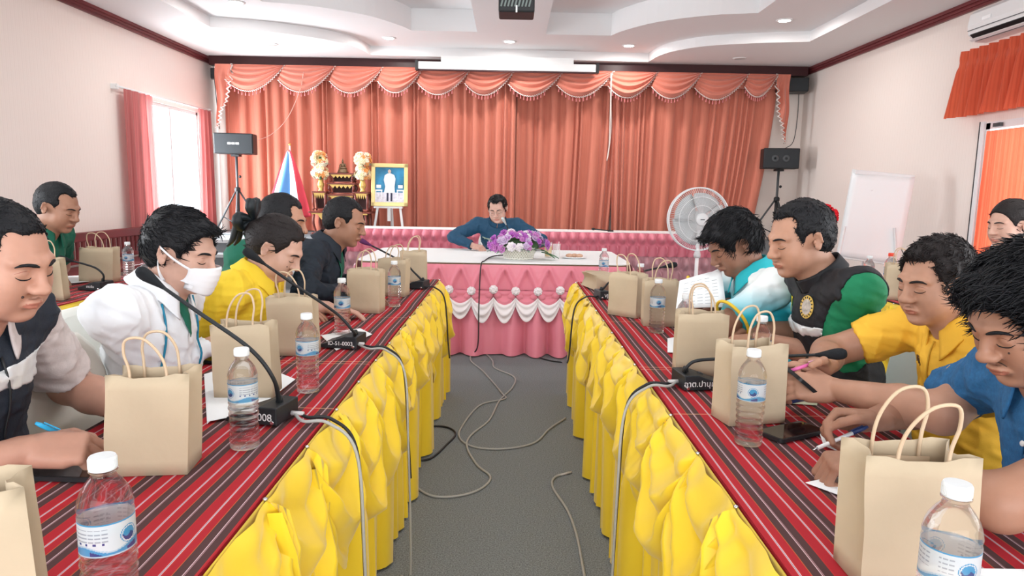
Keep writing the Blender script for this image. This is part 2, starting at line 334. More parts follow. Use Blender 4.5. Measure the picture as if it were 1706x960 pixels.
# ================================================================== STAGE CURTAIN AND VALANCE
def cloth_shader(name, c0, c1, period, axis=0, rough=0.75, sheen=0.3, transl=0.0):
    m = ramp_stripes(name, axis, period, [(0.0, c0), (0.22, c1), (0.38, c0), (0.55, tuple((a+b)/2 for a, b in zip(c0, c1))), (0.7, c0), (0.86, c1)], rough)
    b = m.node_tree.nodes['Principled BSDF']; b.inputs['Sheen Weight'].default_value = sheen
    if transl:
        nt = m.node_tree; tr = nt.nodes.new('ShaderNodeBsdfTranslucent'); mx = nt.nodes.new('ShaderNodeMixShader'); mx.inputs[0].default_value = transl
        src = b.inputs['Base Color'].links[0].from_socket; nt.links.new(src, tr.inputs[0]); out = nt.nodes['Material Output']
        nt.links.new(b.outputs[0], mx.inputs[1]); nt.links.new(tr.outputs[0], mx.inputs[2]); nt.links.new(mx.outputs[0], out.inputs[0])
    return m
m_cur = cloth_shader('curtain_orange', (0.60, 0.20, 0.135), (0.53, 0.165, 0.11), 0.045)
m_val = mat('valance_orange', (0.60, 0.19, 0.13), 0.6, sheen=0.4, bump=(60, 0.2))
m_trimw = mat('white_braid', (0.83, 0.74, 0.70), 0.7); m_tassel = mat('pink_tassel', (0.62, 0.20, 0.20), 0.7)
def pleats(seed, n, lo=0.03, hi=0.20):
    r = random.Random(seed); w = [r.uniform(lo, hi) for _ in range(n)]; s = sum(w); x = 0; out = [0]
    for q in w: x += q/s; out.append(x)
    amp = [r.uniform(0.5, 1.0) for _ in range(n+1)]; return out, amp
def curtain(name, label, x0, x1, z0, z1, y, seed, m, pull=(0, 0), per=0.16, depth=0.055, group=None, cat='curtain', axis='x', nz=14, kind=None):
    """hanging pleated cloth; pull = extra sideways shift of the two bottom corners"""
    n = max(3, int(abs(x1-x0)/per)); ks, amp = pleats(seed, n); nu = n*12; r = random.Random(seed+5); ph = [r.uniform(-1, 1) for _ in range(n+1)]
    mb = MB()
    def fn(u, v):
        i = min(n-1, max(0, int(np.searchsorted(ks, u, side='right')-1))); t = (u-ks[i])/(ks[i+1]-ks[i])
        a = amp[i]*(1-t)+amp[i+1]*t; vv = v
        w = math.sin(2*PI*t); w = math.copysign(abs(w)**0.6, w)
        d = depth*a*w*(0.55+0.45*min(1, vv*3)); sx = 0.018*ph[i]*vv*math.sin(PI*t)
        x = x0+(x1-x0)*u + (pull[0]*(1-u)+pull[1]*u)*vv**1.6 + sx; z = z1+(z0-z1)*v
        return (x, y+d, z) if axis == 'x' else (y+d, x, z)
    mb.grid(fn, nu, nz); return mb.build(name, m, None, smooth=True, label=label, cat=cat, group=group, kind=kind)
YC = 11.27
G = 'orange stage curtain panels'
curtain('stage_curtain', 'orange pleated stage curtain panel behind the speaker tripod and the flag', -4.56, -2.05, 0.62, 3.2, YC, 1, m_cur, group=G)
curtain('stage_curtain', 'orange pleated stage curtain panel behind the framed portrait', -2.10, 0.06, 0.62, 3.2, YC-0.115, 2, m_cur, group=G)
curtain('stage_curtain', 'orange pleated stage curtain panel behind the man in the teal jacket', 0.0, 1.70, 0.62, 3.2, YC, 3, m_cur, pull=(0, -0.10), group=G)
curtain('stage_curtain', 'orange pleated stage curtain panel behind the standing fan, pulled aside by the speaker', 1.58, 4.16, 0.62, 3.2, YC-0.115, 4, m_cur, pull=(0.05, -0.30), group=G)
# pelmet board, then one swag after another
val = thing('curtain_valance', 'orange swagged valance with white braid along the stage curtain top', 'valance', (0, 0, 0))
ZT = 3.165
XS = [-4.31, -3.497, -2.718, -1.992, -1.375, -0.648, 0.032, 0.778, 1.551, 2.223, 2.894, 3.622, 4.06]
MB().box((-0.16, 11.035, ZT-0.10), (8.76, 0.02, 0.22)).build('pelmet', m_val, val)
for i in range(12):
    xa, xb = XS[i], XS[i+1]; W_ = xb-xa; dep = 0.42*min(1, (W_/0.7)**0.3); r = random.Random(i); ya = 10.99-0.012*(i % 2)
    xl = xa-0.13*W_
    def low(u):  # lower edge: starts low on the left, deepest left of centre, climbs to the top on the right
        s = math.sin(PI*(0.16+0.84*u))**0.85 if u < 1 else 0
        return dep*s*(1.0-0.10*u) if u < 0.999 else 0.0
    def fn(u, v):
        x = (xa+W_*u)*(1-v)+(xl+(xb-xl)*u)*v
        h = low(u)*v + 0.02*(1-v)*0
        env = math.sin(PI*min(1, max(0, 0.04+u*0.92)))**0.6
        rip = 0.042*(1-4*abs(((4.6*v**0.75) % 1)-0.5))*env*(0.35+0.65*v)
        return (x, ya-0.03-0.09*math.sin(PI*min(1, v*0.72))*env+rip, ZT-h)
    sw = MB().grid(fn, 40, 44, flip=True).build('swag', m_val, val, smooth=True)
    # braid: zigzag ribbon up the right climb and along the hem
    mb = MB(); pts = []
    for k in range(61):
        u = k/60; p = Vector(fn(u, 1.0)); nrm = Vector(fn(min(1, u+.02), 1.0))-Vector(fn(max(0, u-.02), 1.0)); nrm = Vector((-nrm.z, 0, nrm.x)).normalized() if nrm.length > 0 else Vector((0, 0, 1))
        amp = 0.012 if u > 0.45 else 0.006
        pts.append(p+nrm*(amp*(1 if k % 2 else -1))+Vector((0, -0.008, 0)))
    mb.tube(pts, 0.0075, 5); mb.build('braid', m_trimw, sw, smooth=True)
    mb = MB()
    for k in range(11):
        u = 0.04+0.062*k; p = Vector(fn(u, 1.0)); mb.lathe([(0.003, -0.012), (0.009, -0.022), (0.006, -0.03), (0.013, -0.065), (0.001, -0.07)], 6, Matrix.Translation(p), caps=False)
    mb.build('tassel_fringe', m_tassel, sw, smooth=True, kind='stuff')
for s, xo, xi, zb in ((-1, -4.56, -4.30, 2.20), (1, 4.27, 4.05, 2.12)):   # cascade jabots at both ends
    def fj(u, v):
        x = xi+(xo-xi)*u; k = 1-u; zl = ZT-0.16-(ZT-0.16-zb)*(u**0.8)
        return (x+0.012*math.sin(v*9+u*3), 10.97-0.03*math.sin(u*4*PI)*min(1, v*3)-0.03, ZT+(zl-ZT)*v)
    jb = MB().grid(fj, 36, 24, flip=(s > 0)).build('jabot', m_val, val, smooth=True)
    mb = MB(); pts = []
    for k in range(46):
        u = k/45; p = Vector(fj(u, 1.0)); pts.append(p+Vector((0.028*(1 if (k//2) % 2 else -1), -0.015, 0.012*(1 if k % 2 else -1))))
    mb.tube(pts, 0.009, 5); mb.tube([Vector(fj(0, v/30))+Vector((0.01*(1 if v % 2 else -1), -0.015, 0)) for v in range(31)], 0.008, 5); mb.build('braid', m_trimw, jb, smooth=True)
# cords hanging in front of the curtain
m_cordw = mat('white_cord', (0.75, 0.68, 0.62), 0.6)
mb = MB().tube([aty(1018, 122, 10.84), aty(1017, 172, 10.86), aty(1016, 210, 10.86), aty(1015, 240, 10.86), aty(1011, 268, 10.86)], 0.007, 6, smooth=5)
mb.tube([aty(1011, 268, 10.86), aty(1014, 255, 10.85), aty(1018, 215, 10.85), aty(1018, 172, 10.85), aty(1019, 124, 10.84)], 0.006, 6, smooth=5)
mb.build('pull_cord', m_cordw, val, smooth=True, label='thin white looped pull cord')
MB().tube([aty(506, 120, 10.86), aty(500, 150, 10.86), aty(480, 195, 10.86), aty(455, 222, 10.86), aty(430, 233, 10.86), aty(413, 233, 10.86)], 0.006, 6, smooth=6).build('loose_cable', mat('pinkish_cable', (0.66, 0.36, 0.30), 0.6), None, smooth=True, label='thin pale cable swinging from the valance to the tripod speaker', cat='cable')
# side window curtains on a rod
m_wcur = cloth_shader('window_curtain_red', (0.50, 0.16, 0.15), (0.44, 0.13, 0.13), 0.05, axis=1, transl=0.25)
t = thing('curtain_rod', 'white curtain rod over the bright side window', 'curtain rod', (XL, 9.8, 2.475))
MB().tube([(0.07, -1.3, 0), (0.07, 1.34, 0)], 0.014, 10).build('rod', m_white, t, smooth=True)
for y in (-1.28, 1.32): MB().box((0.04, y, 0), (0.085, 0.035, 0.06)).build('bracket', m_white, t)
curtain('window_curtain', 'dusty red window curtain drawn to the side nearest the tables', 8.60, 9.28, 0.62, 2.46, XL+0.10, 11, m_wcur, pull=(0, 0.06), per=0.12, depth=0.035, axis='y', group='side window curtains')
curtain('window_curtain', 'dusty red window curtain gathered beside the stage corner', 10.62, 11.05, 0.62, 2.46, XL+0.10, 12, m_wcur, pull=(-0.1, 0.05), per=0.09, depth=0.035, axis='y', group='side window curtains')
# door curtains
m_dcur = cloth_shader('door_curtain_orange', (0.78, 0.17, 0.085), (0.70, 0.14, 0.07), 0.06, axis=1, transl=0.5, sheen=0.2)
def fv(u, v):
    ph = u*17*2*PI; pin = math.exp(-((v-0.2)/0.06)**2); d = 0.030*math.sin(ph)*(1-0.7*pin)+0.03*math.sin(ph/2+0.6)*max(0, v-0.2)+0.02*math.sin(ph/3.3)*v
    return (XR-0.10-d-0.05*v, 7.30-2.35*u+0.10*(1-u)*v*0.5-0.0, 2.80-0.66*v)
MB().grid(fv, 260, 24, flip=True).build('door_valance', m_dcur, None, smooth=True, label='pleated orange valance hanging over the glass door', cat='valance')
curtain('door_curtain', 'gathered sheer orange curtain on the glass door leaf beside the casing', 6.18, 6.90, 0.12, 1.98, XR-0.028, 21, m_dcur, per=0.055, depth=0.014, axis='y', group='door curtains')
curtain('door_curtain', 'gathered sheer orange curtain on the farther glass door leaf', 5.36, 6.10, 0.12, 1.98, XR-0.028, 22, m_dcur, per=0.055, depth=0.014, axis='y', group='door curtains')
# ================================================================== TABLES, CLOTHS, SKIRTS
m_yel = mat('yellow_satin', (0.86, 0.61, 0.028), 0.42, sheen=0.25, spec=0.35, bump=(35, 0.08))
m_pink = mat('pink_satin', (0.74, 0.22, 0.29), 0.38, sheen=0.3, bump=(35, 0.08)); m_pinkshade = mat('shaded_pink_satin', (0.60, 0.33, 0.37), 0.5, sheen=0.3)  # the greyed pink carries the shade of the lower skirt
m_wcloth = mat('white_cloth', (0.85, 0.87, 0.87), 0.7, bump=(30, 0.1)); m_wsatin = mat('white_satin', (0.84, 0.78, 0.80), 0.5, sheen=0.3)
RED, RED2, BRN, PAL, NAV, ORG = (0.42, 0.020, 0.030), (0.47, 0.032, 0.030), (0.085, 0.040, 0.040), (0.72, 0.52, 0.55), (0.10, 0.06, 0.16), (0.52, 0.12, 0.04)
m_run = ramp_stripes('striped_runner', 0, 0.074, [(0.0, RED), (0.19, RED2), (0.215, PAL), (0.232, NAV), (0.245, PAL), (0.262, RED2), (0.30, RED), (0.47, ORG), (0.49, BRN), (0.685, PAL), (0.705, BRN), (0.72, (0.45, 0.25, 0.27)), (0.735, BRN), (0.93, RED2), (0.96, RED)], rough=0.85, wob=0.02, cross=(1.75, 2.21, 2.24, 3.05), bump=(14, 0.25))
m_wood = mat('table_board', (0.35, 0.22, 0.13), 0.5); m_steel = mat('grey_steel', (0.3, 0.31, 0.32), 0.4, 0.8)
def folding_table(x0, x1, y0, y1, label, zt=0.735):
    t = thing('folding_table', label, 'table', ((x0+x1)/2, (y0+y1)/2, 0), group='folding tables under the cloths'); dx, dy = x1-x0, y1-y0
    MB().box((0, 0, zt-0.014), (dx, dy, 0.028)).build('tabletop', m_wood, t)
    for sx in (-1, 1):
        for sy in (-1, 1): MB().tube([(sx*(dx/2-0.20), sy*(dy/2-0.12), zt-0.03), (sx*(dx/2-0.20), sy*(dy/2-0.12), 0.0)], 0.014, 8).build('leg', m_steel, t)
def tri(x): return 1-4*abs((x % 1)-0.5)
def skirt(path, name, label, m, pin=0.27, zt=0.745, seed=0, sw=True):
    """skirt pinned along a table edge: hanging pleats plus a row of draped swags. path: (origin, along, outward, length)"""
    o, al, ou, L = [Vector(p) if not isinstance(p, (int, float)) else p for p in path]
    root = thing(name, label, 'table skirt', (0, 0, 0)); r = random.Random(seed); n = round(L/pin); pin = L/n
    ph = [r.uniform(-.6, .6) for _ in range(n+2)]
    def low(u, v):
        s = u*L; k = s/pin; t = min(1, v/0.42); i = int(k) % (n+1)
        c = math.cos(2*PI*k); c3 = math.cos(6*PI*k+ph[i])
        d = 0.006+t**1.1*(0.030+0.018*c+0.020*tri(k*1.5+ph[i]*.3)+0.010*c3)+0.014*v*math.sin(2.1*k+seed)
        return o+al*(s+0.018*t*math.sin(4*PI*k+ph[i]))+ou*d+Vector((0, 0, zt-(zt-0.012)*v))
    MB().grid(low, n*22, 30).build('hanging_pleats', m, root, smooth=True)
    for i in range(n):
        dp = r.uniform(0.30, 0.41); cs = r.uniform(-0.18, 0.18); fo = r.uniform(2.2, 3.2); bl = r.uniform(0.075, 0.115); p0 = r.uniform(0, 2); ov = 0.10*pin
        tl = r.uniform(-0.05, 0.05)
        def fn(u, v):
            uu = u+cs*u*(1-u)*2*v; b = max(0.0, 4*uu*(1-uu)); s = i*pin-ov*v+(pin+2*ov*v)*u
            z = zt-0.004-(0.035*v+(dp-0.03)*v**0.95*b**0.75)-tl*(u-.5)*v
            f = tri(fo*v**0.85+p0+0.15*math.sin(5*u+p0))*0.026*b**0.5*min(1, 3*v)+0.010*tri(1.3*u+1.1*v+p0)*b
            pl = 0.016*tri(5*u+p0)*(1-b)**1.5*min(1, v*4)
            curl = 0.03*max(0, v-0.9)/0.1
            d = 0.010+bl*(v**0.7)*(b**0.55)*(1-0.25*v)+0.028*v*(1-b)+f+pl-curl
            return o+al*s+ou*max(0.008, d)+Vector((0, 0, z))
        MB().grid(fn, 26, 30).build('swag', m, root, smooth=True)
    mb = MB()
    for i in range(n+1): MB_pin(mb, o+al*(i*pin)+ou*0.008+Vector((0, 0, zt-0.001)))
    mb.build('drawing_pins', m_chrome, root, smooth=True, kind='stuff'); return root
def MB_pin(mb, p): mb.ball(p, (0.0055, 0.0055, 0.004), 8, 4)
Y0, Y1, TW = 0.42, 4.40, 0.53
XLI, XRI = -0.458, 0.442
ym = (Y0+Y1)/2
for a, b, w_ in ((Y0, ym, 'the end away from the stage'), (ym, Y1, 'the end by the pink table')):
    folding_table(XLI-TW, XLI, a+0.004, b-0.004, 'folding table before the masked man, ' + w_)
    folding_table(XRI, XRI+TW, a+0.004, b-0.004, 'folding table before the yellow polo man, ' + w_)
def runner(name, x0, x1, y0, y1, label, z=0.737):
    def fn(u, v): return (x0+(x1-x0)*u, y0+(y1-y0)*v, z+0.010+0.0015*math.sin(9*v*4+u*5)*math.sin(7*u+3*v))
    mb = MB().grid(fn, 16, 60); mb.box(((x0+x1)/2, (y0+y1)/2, z+0.004), (x1-x0, y1-y0, 0.007)); return mb.build(name, m_run, None, smooth=True, sharp=40, label=label, cat='tablecloth', group='red striped tablecloths')
runner('striped_tablecloth', XLI-TW, XLI+0.004, Y0, Y1+0.004, 'red and brown striped cloth on the table before the masked man')
runner('striped_tablecloth', XRI-0.004, XRI+TW, Y0, Y1+0.004, 'red and brown striped cloth on the table before the men in yellow and blue shirts')
skirt(((XLI+0.004, Y0, 0), (0, 1, 0), (1, 0, 0), Y1-Y0), 'yellow_table_skirt', 'yellow satin swagged skirt along the table of the masked man, facing the aisle', m_yel, seed=3)
skirt(((XRI-0.004, Y1, 0), (0, -1, 0), (-1, 0, 0), Y1-Y0), 'yellow_table_skirt', 'yellow satin swagged skirt along the table of the man in blue, facing the aisle', m_yel, seed=9)
skirt(((XLI+0.004, Y1+0.01, 0), (-1, 0, 0), (0, 1, 0), TW), 'yellow_table_skirt', 'yellow satin skirt across the short end of the masked man\'s table', m_yel, seed=5)
skirt(((XRI+TW, Y1+0.01, 0), (-1, 0, 0), (0, 1, 0), TW), 'yellow_table_skirt', 'yellow satin skirt across the short end of the blue-shirted man\'s table', m_yel, seed=6)
# second rows behind the chairs
for s, w_, nm in ((-1, 'under the carved bench side wall', 'the man in the green polo'), (1, 'beside the flip chart', 'the flip chart')):
    xi = s*2.12; xo = s*2.72; a, b = min(xi, xo), max(xi, xo)
    folding_table(a, b, 2.3, 4.3, 'outer folding table with a striped cloth near %s' % nm)
    runner('striped_tablecloth', a, b, 2.3, 4.304, 'red striped cloth on the outer table near %s' % nm)
    if s < 0: skirt(((xi+0.004, 2.3, 0), (0, 1, 0), (1, 0, 0), 2.0), 'yellow_table_skirt', 'yellow skirt on the outer table near %s' % nm, m_yel, seed=12)
    else: skirt(((xi-0.004, 4.3, 0), (0, -1, 0), (-1, 0, 0), 2.0), 'yellow_table_skirt', 'yellow skirt on the outer table near %s' % nm, m_yel, seed=13)
# ------------------------------------------------------------------ the chairman's table
CTX0, CTX1, CTY0, CTY1 = -1.23, 0.985, 5.50, 6.72
def rrect(x0, x1, y0, y1, r, n=6):
    out = []
    for cx, cy, a in ((x1-r, y0+r, -PI/2), (x1-r, y1-r, 0), (x0+r, y1-r, PI/2), (x0+r, y0+r, PI)): out += [(cx+r*math.cos(a+PI/2*k/n), cy+r*math.sin(a+PI/2*k/n)) for k in range(n+1)]
    return out
t = thing('head_table', 'wide head table under the white cloth before the man in teal', 'table', (0, 0, 0))
MB().prism(rrect(CTX0+0.03, CTX1-0.03, CTY0+0.03, CTY1, 0.10), 0.70, 0.742).build('tabletop', m_wood, t)
for x in (CTX0+0.2, CTX1-0.2):
    for y in (CTY0+0.2, CTY1-0.2): MB().box((x, y, 0.354), (0.05, 0.05, 0.70)).build('leg', m_steel, t)
pts = rrect(CTX0, CTX1, CTY0-0.008, CTY1+0.02, 0.12)
MB().prism(pts, 0.743, 0.752).build('head_table_cloth', m_wcloth, None, label='white cloth covering the top of the head table', cat='tablecloth')
sk = thing('pink_table_skirt', 'pink satin skirt with white rosettes and white scallops round the head table', 'table skirt', (0, 0, 0))
# skirt follows left side, front, right side
PX = 0.172
def seg_skirt(o, al, ou, L, tagged):
    o, al, ou = Vector(o), Vector(al), Vector(ou); n = max(2, round(L/PX)); p = L/n
    def up(u, v):       # smocked V pleats from the edge to the rosette line
        k = u*n; c = abs((k % 1)-0.5)*2      # 1 at pins, 0 between
        ridge = max(0, 1-abs(c-v)*3.2)       # creases running diagonally to the rosettes
        d = 0.012+0.022*v+0.034*ridge*min(1, v*6)*(1-0.3*v)-0.016*(1-c)*v
        return o+al*(u*L)+ou*d+Vector((0, 0, 0.732-0.20*v))
    MB().grid(up, n*16, 20).build('pleated_band', m_pink, sk, smooth=True)
    def lo(u, v):
        k = u*n; t = v; i = int(k)
        d = 0.02+0.030*math.cos(2*PI*k)*(0.5+0.5*t)+0.06*t+0.045*math.cos(3.1*PI*k*0.5+1.3*math.sin(k*0.7))*t+0.01*math.sin(k*1.7)
        return o+al*(u*L+0.012*math.sin(2*PI*k)*t)+ou*d+Vector((0, 0, 0.535-0.523*v))
    MB().grid(lo, n*18, 22).build('hanging_pleats', m_pink, sk, smooth=True)
    r = random.Random(int(L*10))
    for i in range(n):
        dp = 0.145+r.uniform(-.02, .03); zs = 0.50
        def sc(u, v):   # white scallop hung between rosettes
            b = 4*u*(1-u); z = zs-0.02-(0.10-0.04*b)*v*0.7-dp*b*(0.35+0.65*v)
            d = 0.075+0.035*b**0.7*math.sin(PI*(0.15+0.7*v))+0.010*math.sin(2*PI*2.3*v)*b**0.5
            return o+al*((i+u)*p)+ou*d+Vector((0, 0, z))
        MB().grid(sc, 18, 14).build('white_scallop', m_wsatin, sk, smooth=True)
        def pk(u, v):   # pink loop above it
            b = 4*u*(1-u); z = 0.53-0.02*v-0.105*b*v; d = 0.055+0.05*b**0.7*v+0.008*math.sin(12*v)*b
            return o+al*((i+u)*p)+ou*d+Vector((0, 0, z))
        MB().grid(pk, 14, 10).build('pink_loop', m_pink, sk, smooth=True)
    for i in range(n+1):
        c = o+al*(i*p)+ou*0.085+Vector((0, 0, 0.535+0.008*math.sin(i*2.3))); mb = MB(); x, y, z = frame_of(ou)
        R = rotm(x, y, z)
        for (rr, q, zz) in ((0.025, 8, 0.0), (0.015, 6, 0.014)):
            for k in range(q):
                a = 2*PI*k/q+i; mb.ball(c+R @ Vector((rr*math.cos(a), rr*math.sin(a), zz)), (0.012, 0.015, 0.017), 7, 4, R=R @ RZ(a))
        mb.ball(c+ou*0.016, 0.013, 7, 4); mb.build('rosette', m_wsatin, sk, smooth=True)
        for s in (-1, 1):
            mb = MB().ball(c+al*(s*0.032)-ou*0.012+Vector((0, 0, -0.045)), (0.034, 0.022, 0.028), 10, 6, R=rotm(al, ou, (0, 0, 1)) @ Matrix.Rotation(s*0.7, 3, 'Y')); mb.build('bow_loop', m_pink, sk, smooth=True)
seg_skirt((CTX0+0.05, CTY0, 0), (1, 0, 0), (0, -1, 0), CTX1-CTX0-0.1, 1)
seg_skirt((CTX1, CTY0+0.05, 0), (0, 1, 0), (1, 0, 0), CTY1-CTY0-0.1, 0); seg_skirt((CTX0, CTY1-0.05, 0), (0, -1, 0), (-1, 0, 0), CTY1-CTY0-0.1, 0)
# ------------------------------------------------------------------ long pink-skirted tables before the stage
t = thing('stage_front_table', 'long low row of tables with a thin white cloth in front of the stage', 'table', (0, 0, 0))
MB().box((0.2, 10.16, 0.735), (5.6, 0.50, 0.03)).build('tabletop', m_wood, t)
for x in (-2.5, -0.6, 1.2, 2.9):
    for y in (9.98, 10.34): MB().box((x, y, 0.36), (0.05, 0.05, 0.72)).build('leg', m_steel, t)
MB().box((0.2, 10.15, 0.7545), (5.64, 0.54, 0.008)).build('table_cover', m_wcloth, None, label='thin white cloth on the long tables before the stage', cat='tablecloth')
sk2 = thing('pleated_table_skirt', 'pink smocked skirt with a shade-tinted lower band on the stage-front tables', 'table skirt', (0, 0, 0))
LX0, LX1 = -2.62, 3.02; NP = int((LX1-LX0)/0.14)
def tul(u, v, z0, z1, ofs, w):
    k = u*NP+ofs*(0.5); c = math.cos(2*PI*k); cc = math.cos(2*PI*(k+0.5*round(v*w)))
    ph = math.sin(PI*((v*w) % 1)); d = 0.02+0.12*max(0, math.cos(2*PI*(k+0.5*int(v*w))))**1.2*ph+0.006*math.cos(4*PI*k+v*5)+0.02*v
    return (LX0+(LX1-LX0)*u+0.02*math.sin(2*PI*k)*ph, 9.90-d, z0+(z1-z0)*v)
MB().grid(lambda u, v: tul(u, v, 0.752, 0.42, 0, 2), NP*10, 24).build('pink_band', m_pink, sk2, smooth=True)
MB().grid(lambda u, v: tul(u, v, 0.425, 0.012, 1, 2), NP*10, 24).build('shaded_pink_band', m_pinkshade, sk2, smooth=True)  # same pink skirt lower down, its shade put into the colour
# ================================================================== THINGS ON THE TABLES
TZ = 0.7495
m_kraft = mat('kraft_paper', (0.50, 0.40, 0.28), 0.8, bump=(45, 0.25), var=(9, 0.05), spec=0.2); m_kraft2 = mat('kraft_handle', (0.58, 0.43, 0.29), 0.85); m_kraftin = mat('kraft_inside', (0.50, 0.38, 0.26), 0.9)
def bag_parts(seed, w=0.155, d=0.09, h=0.20, hh=0.085, crumple=1.0):
    """open kraft bag: bottom, four walls with pinched gussets, serrated rim, two cord handles"""
    r = random.Random(seed); jit = lambda a: r.uniform(-a, a)*crumple
    NR = 7; ring = []
    K = 24
    def base(k):   # perimeter parameter -> rectangle point
        q = k/K*4; e = int(q) % 4; f = q-int(q); x, y = w/2, d/2
        return [(-x+2*x*f, -y), (x, -y+2*y*f), (x-2*x*f, y), (-x, y-2*y*f)][e]
    tilt = jit(0.012)
    v = []; bul = [jit(0.003) for _ in range(K*NR)]
    for j in range(NR+1):
        t = j/NR; pin = 0.016*math.sin(PI*min(1, t*0.75))+0.012*t
        for k in range(K):
            x, y = base(k); e = int(k/K*4) % 4; f = (k/K*4) % 1
            if e in (1, 3): x -= math.copysign(pin*math.sin(PI*f), x)
            wv = 0.0035*math.sin(7*t+k*0.8+seed)*crumple*math.sin(PI*t*0.9)
            if e in (0, 2): y += wv + (0.006*math.sin(PI*f)*t*(1 if e == 2 else -1))*(0.4 if crumple else 1)
            zz = h*t+(0.0025 if (k % 2 and j == NR) else 0)+(0.004*math.sin(k+seed)*crumple if j == NR else 0)
            v.append((x+tilt*t, y*(1-0.12*t), zz))
    f = [(j*K+k, j*K+(k+1) % K, (j+1)*K+(k+1) % K, (j+1)*K+k) for j in range(NR) for k in range(K)]
    body = MB().add(v, f); body.add([(x, y, 0.0005) for x, y in [base(k) for k in range(K)]], [tuple(range(K-1, -1, -1))])
    hs = []
    for s in (-1, 1) if hh else ():
        y = s*d/2*0.80; hx = w*0.22; lean = s*jit(0.02)+s*0.004; sk = jit(0.02); o = 0.055
        pts = [(-hx+tilt, y, h-o), (-hx+tilt, y+lean*.1, h+0.01), (-hx*0.92+sk*.5+tilt, y+lean*.5, h+hh*0.6), (-hx*0.45+sk+tilt, y+lean, h+hh*0.97), (hx*0.45+sk+tilt, y+lean, h+hh), (hx*0.95+sk*.5+tilt, y+lean*.5, h+hh*0.62), (hx+tilt, y+lean*.1, h+0.01), (hx+tilt, y, h-o)]
        hm = MB().tube(pts, 0.0028, 6, smooth=5); hm.box((tilt, s*(d/2*0.82-0.004), h-0.04), (w*0.62, 0.0015, 0.035)); hs.append(hm)
    return body, hs
def bag(x, y, rz, label, seed, group, scale=1.0, z=TZ, w=0.155, d=0.09, h=0.20, rot=None, hh=0.085):
    t = thing('paper_bag', label, 'paper bag', (x, y, z), rz, group)
    b, hs = bag_parts(seed, w*scale, d*scale, h*scale, (hh or 0)*scale)
    b.build('bag_body', m_kraft, t, smooth=True, sharp=38, solid=0.0008)
    for q in hs: q.build('handle', m_kraft2, t, smooth=True)
    if rot: t.rotation_euler = rot
    return t
GB = 'kraft paper bags on the striped tables'
bag(*(atz(50, 813, 0.95)-RZ(.5) @ Vector((.075, -.04, 0)))[:2], 0.5, 'kraft bag beside the bottle whose label shows small printed symbols', 1, GB, hh=None)
bag(*atz(258, 778, TZ)[:2], 0.12, 'kraft bag in front of the writing man in the navy vest', 2, GB, hh=0.075)
bag(*atz(415, 657, TZ)[:2], 0.05, 'kraft bag standing behind the black microphone unit marked 008', 3, GB)
bag(*atz(492, 588, TZ)[:2], 0.04, 'tall kraft bag in front of the woman in the yellow polo', 4, GB)
bag(*atz(610, 519, TZ)[:2], -0.12, 'kraft bag on the table before the man in the dark jacket', 5, GB)
bag(*atz(655, 492, TZ)[:2], -0.15, 'kraft bag with pinched-up top behind a water bottle near the table end', 6, GB, hh=0.07)
bag(*atz(690, 473, TZ)[:2], 0.05, 'kraft bag standing at the end of the table by the pink skirt', 7, GB)
bag(*(atz(1434, 985, TZ)+Vector((0.084, 0.045, 0)))[:2], -0.02, 'large kraft bag in front of the man in the blue shirt', 8, GB, w=0.165, h=0.20)
bag(*atz(1245, 698, TZ)[:2], 0.22, 'kraft bag with a water bottle standing against its front, by the phone', 9, GB)
bag(*atz(1163, 622, TZ)[:2], -0.12, 'kraft bag behind the black microphone unit with white Thai writing', 10, GB)
bag(*atz(1099, 541, TZ)[:2], -0.06, 'kraft bag behind a bottle, before the man holding the printed sheet', 11, GB)
bag(*atz(1045, 525, TZ)[:2], -0.75, 'kraft bag turned side-on with a bright narrow side panel', 12, GB, d=0.10)
bag(0.585, 4.02, 0.3, 'kraft bag lying flat on its side near the table end', 13, GB, rot=(-PI/2+0.03, 0, 0.35), z=TZ+0.045)
bag(-2.26, 3.36, 0.25, 'kraft bag on the outer table beside the black microphone unit', 14, GB)
bag(-2.40, 4.02, 0.05, 'wide kraft bag on the outer table in front of the man in green', 15, GB, w=0.19)
bag(2.215, 3.87, -0.35, 'kraft bag on the outer table in front of the flip chart', 16, GB)
# ------------------------------------------------------------------ water bottles
m_pet = mat('clear_water_bottle', (0.985, 0.99, 1.0), 0.03, trans=1.0, ior=1.30, spec=0.5)
_nt = m_pet.node_tree; _tr = _nt.nodes.new('ShaderNodeBsdfTransparent'); _mx = _nt.nodes.new('ShaderNodeMixShader'); _mx.inputs[0].default_value = 0.5
_nt.links.new(_nt.nodes['Principled BSDF'].outputs[0], _mx.inputs[1]); _nt.links.new(_tr.outputs[0], _mx.inputs[2]); _nt.links.new(_mx.outputs[0], _nt.nodes['Material Output'].inputs[0])
m_cap = mat('bottle_cap_white', (0.72, 0.74, 0.75), 0.35); m_capr = mat('bottle_cap_red', (0.8, 0.07, 0.03), 0.35)
LBL = [mat('label_white', (0.80, 0.85, 0.88), 0.35), mat('label_pale', (0.50, 0.68, 0.80), 0.35), mat('label_blue', (0.05, 0.35, 0.65), 0.3), mat('label_navy', (0.02, 0.06, 0.25), 0.3), mat('label_grey', (0.42, 0.46, 0.52), 0.4)]
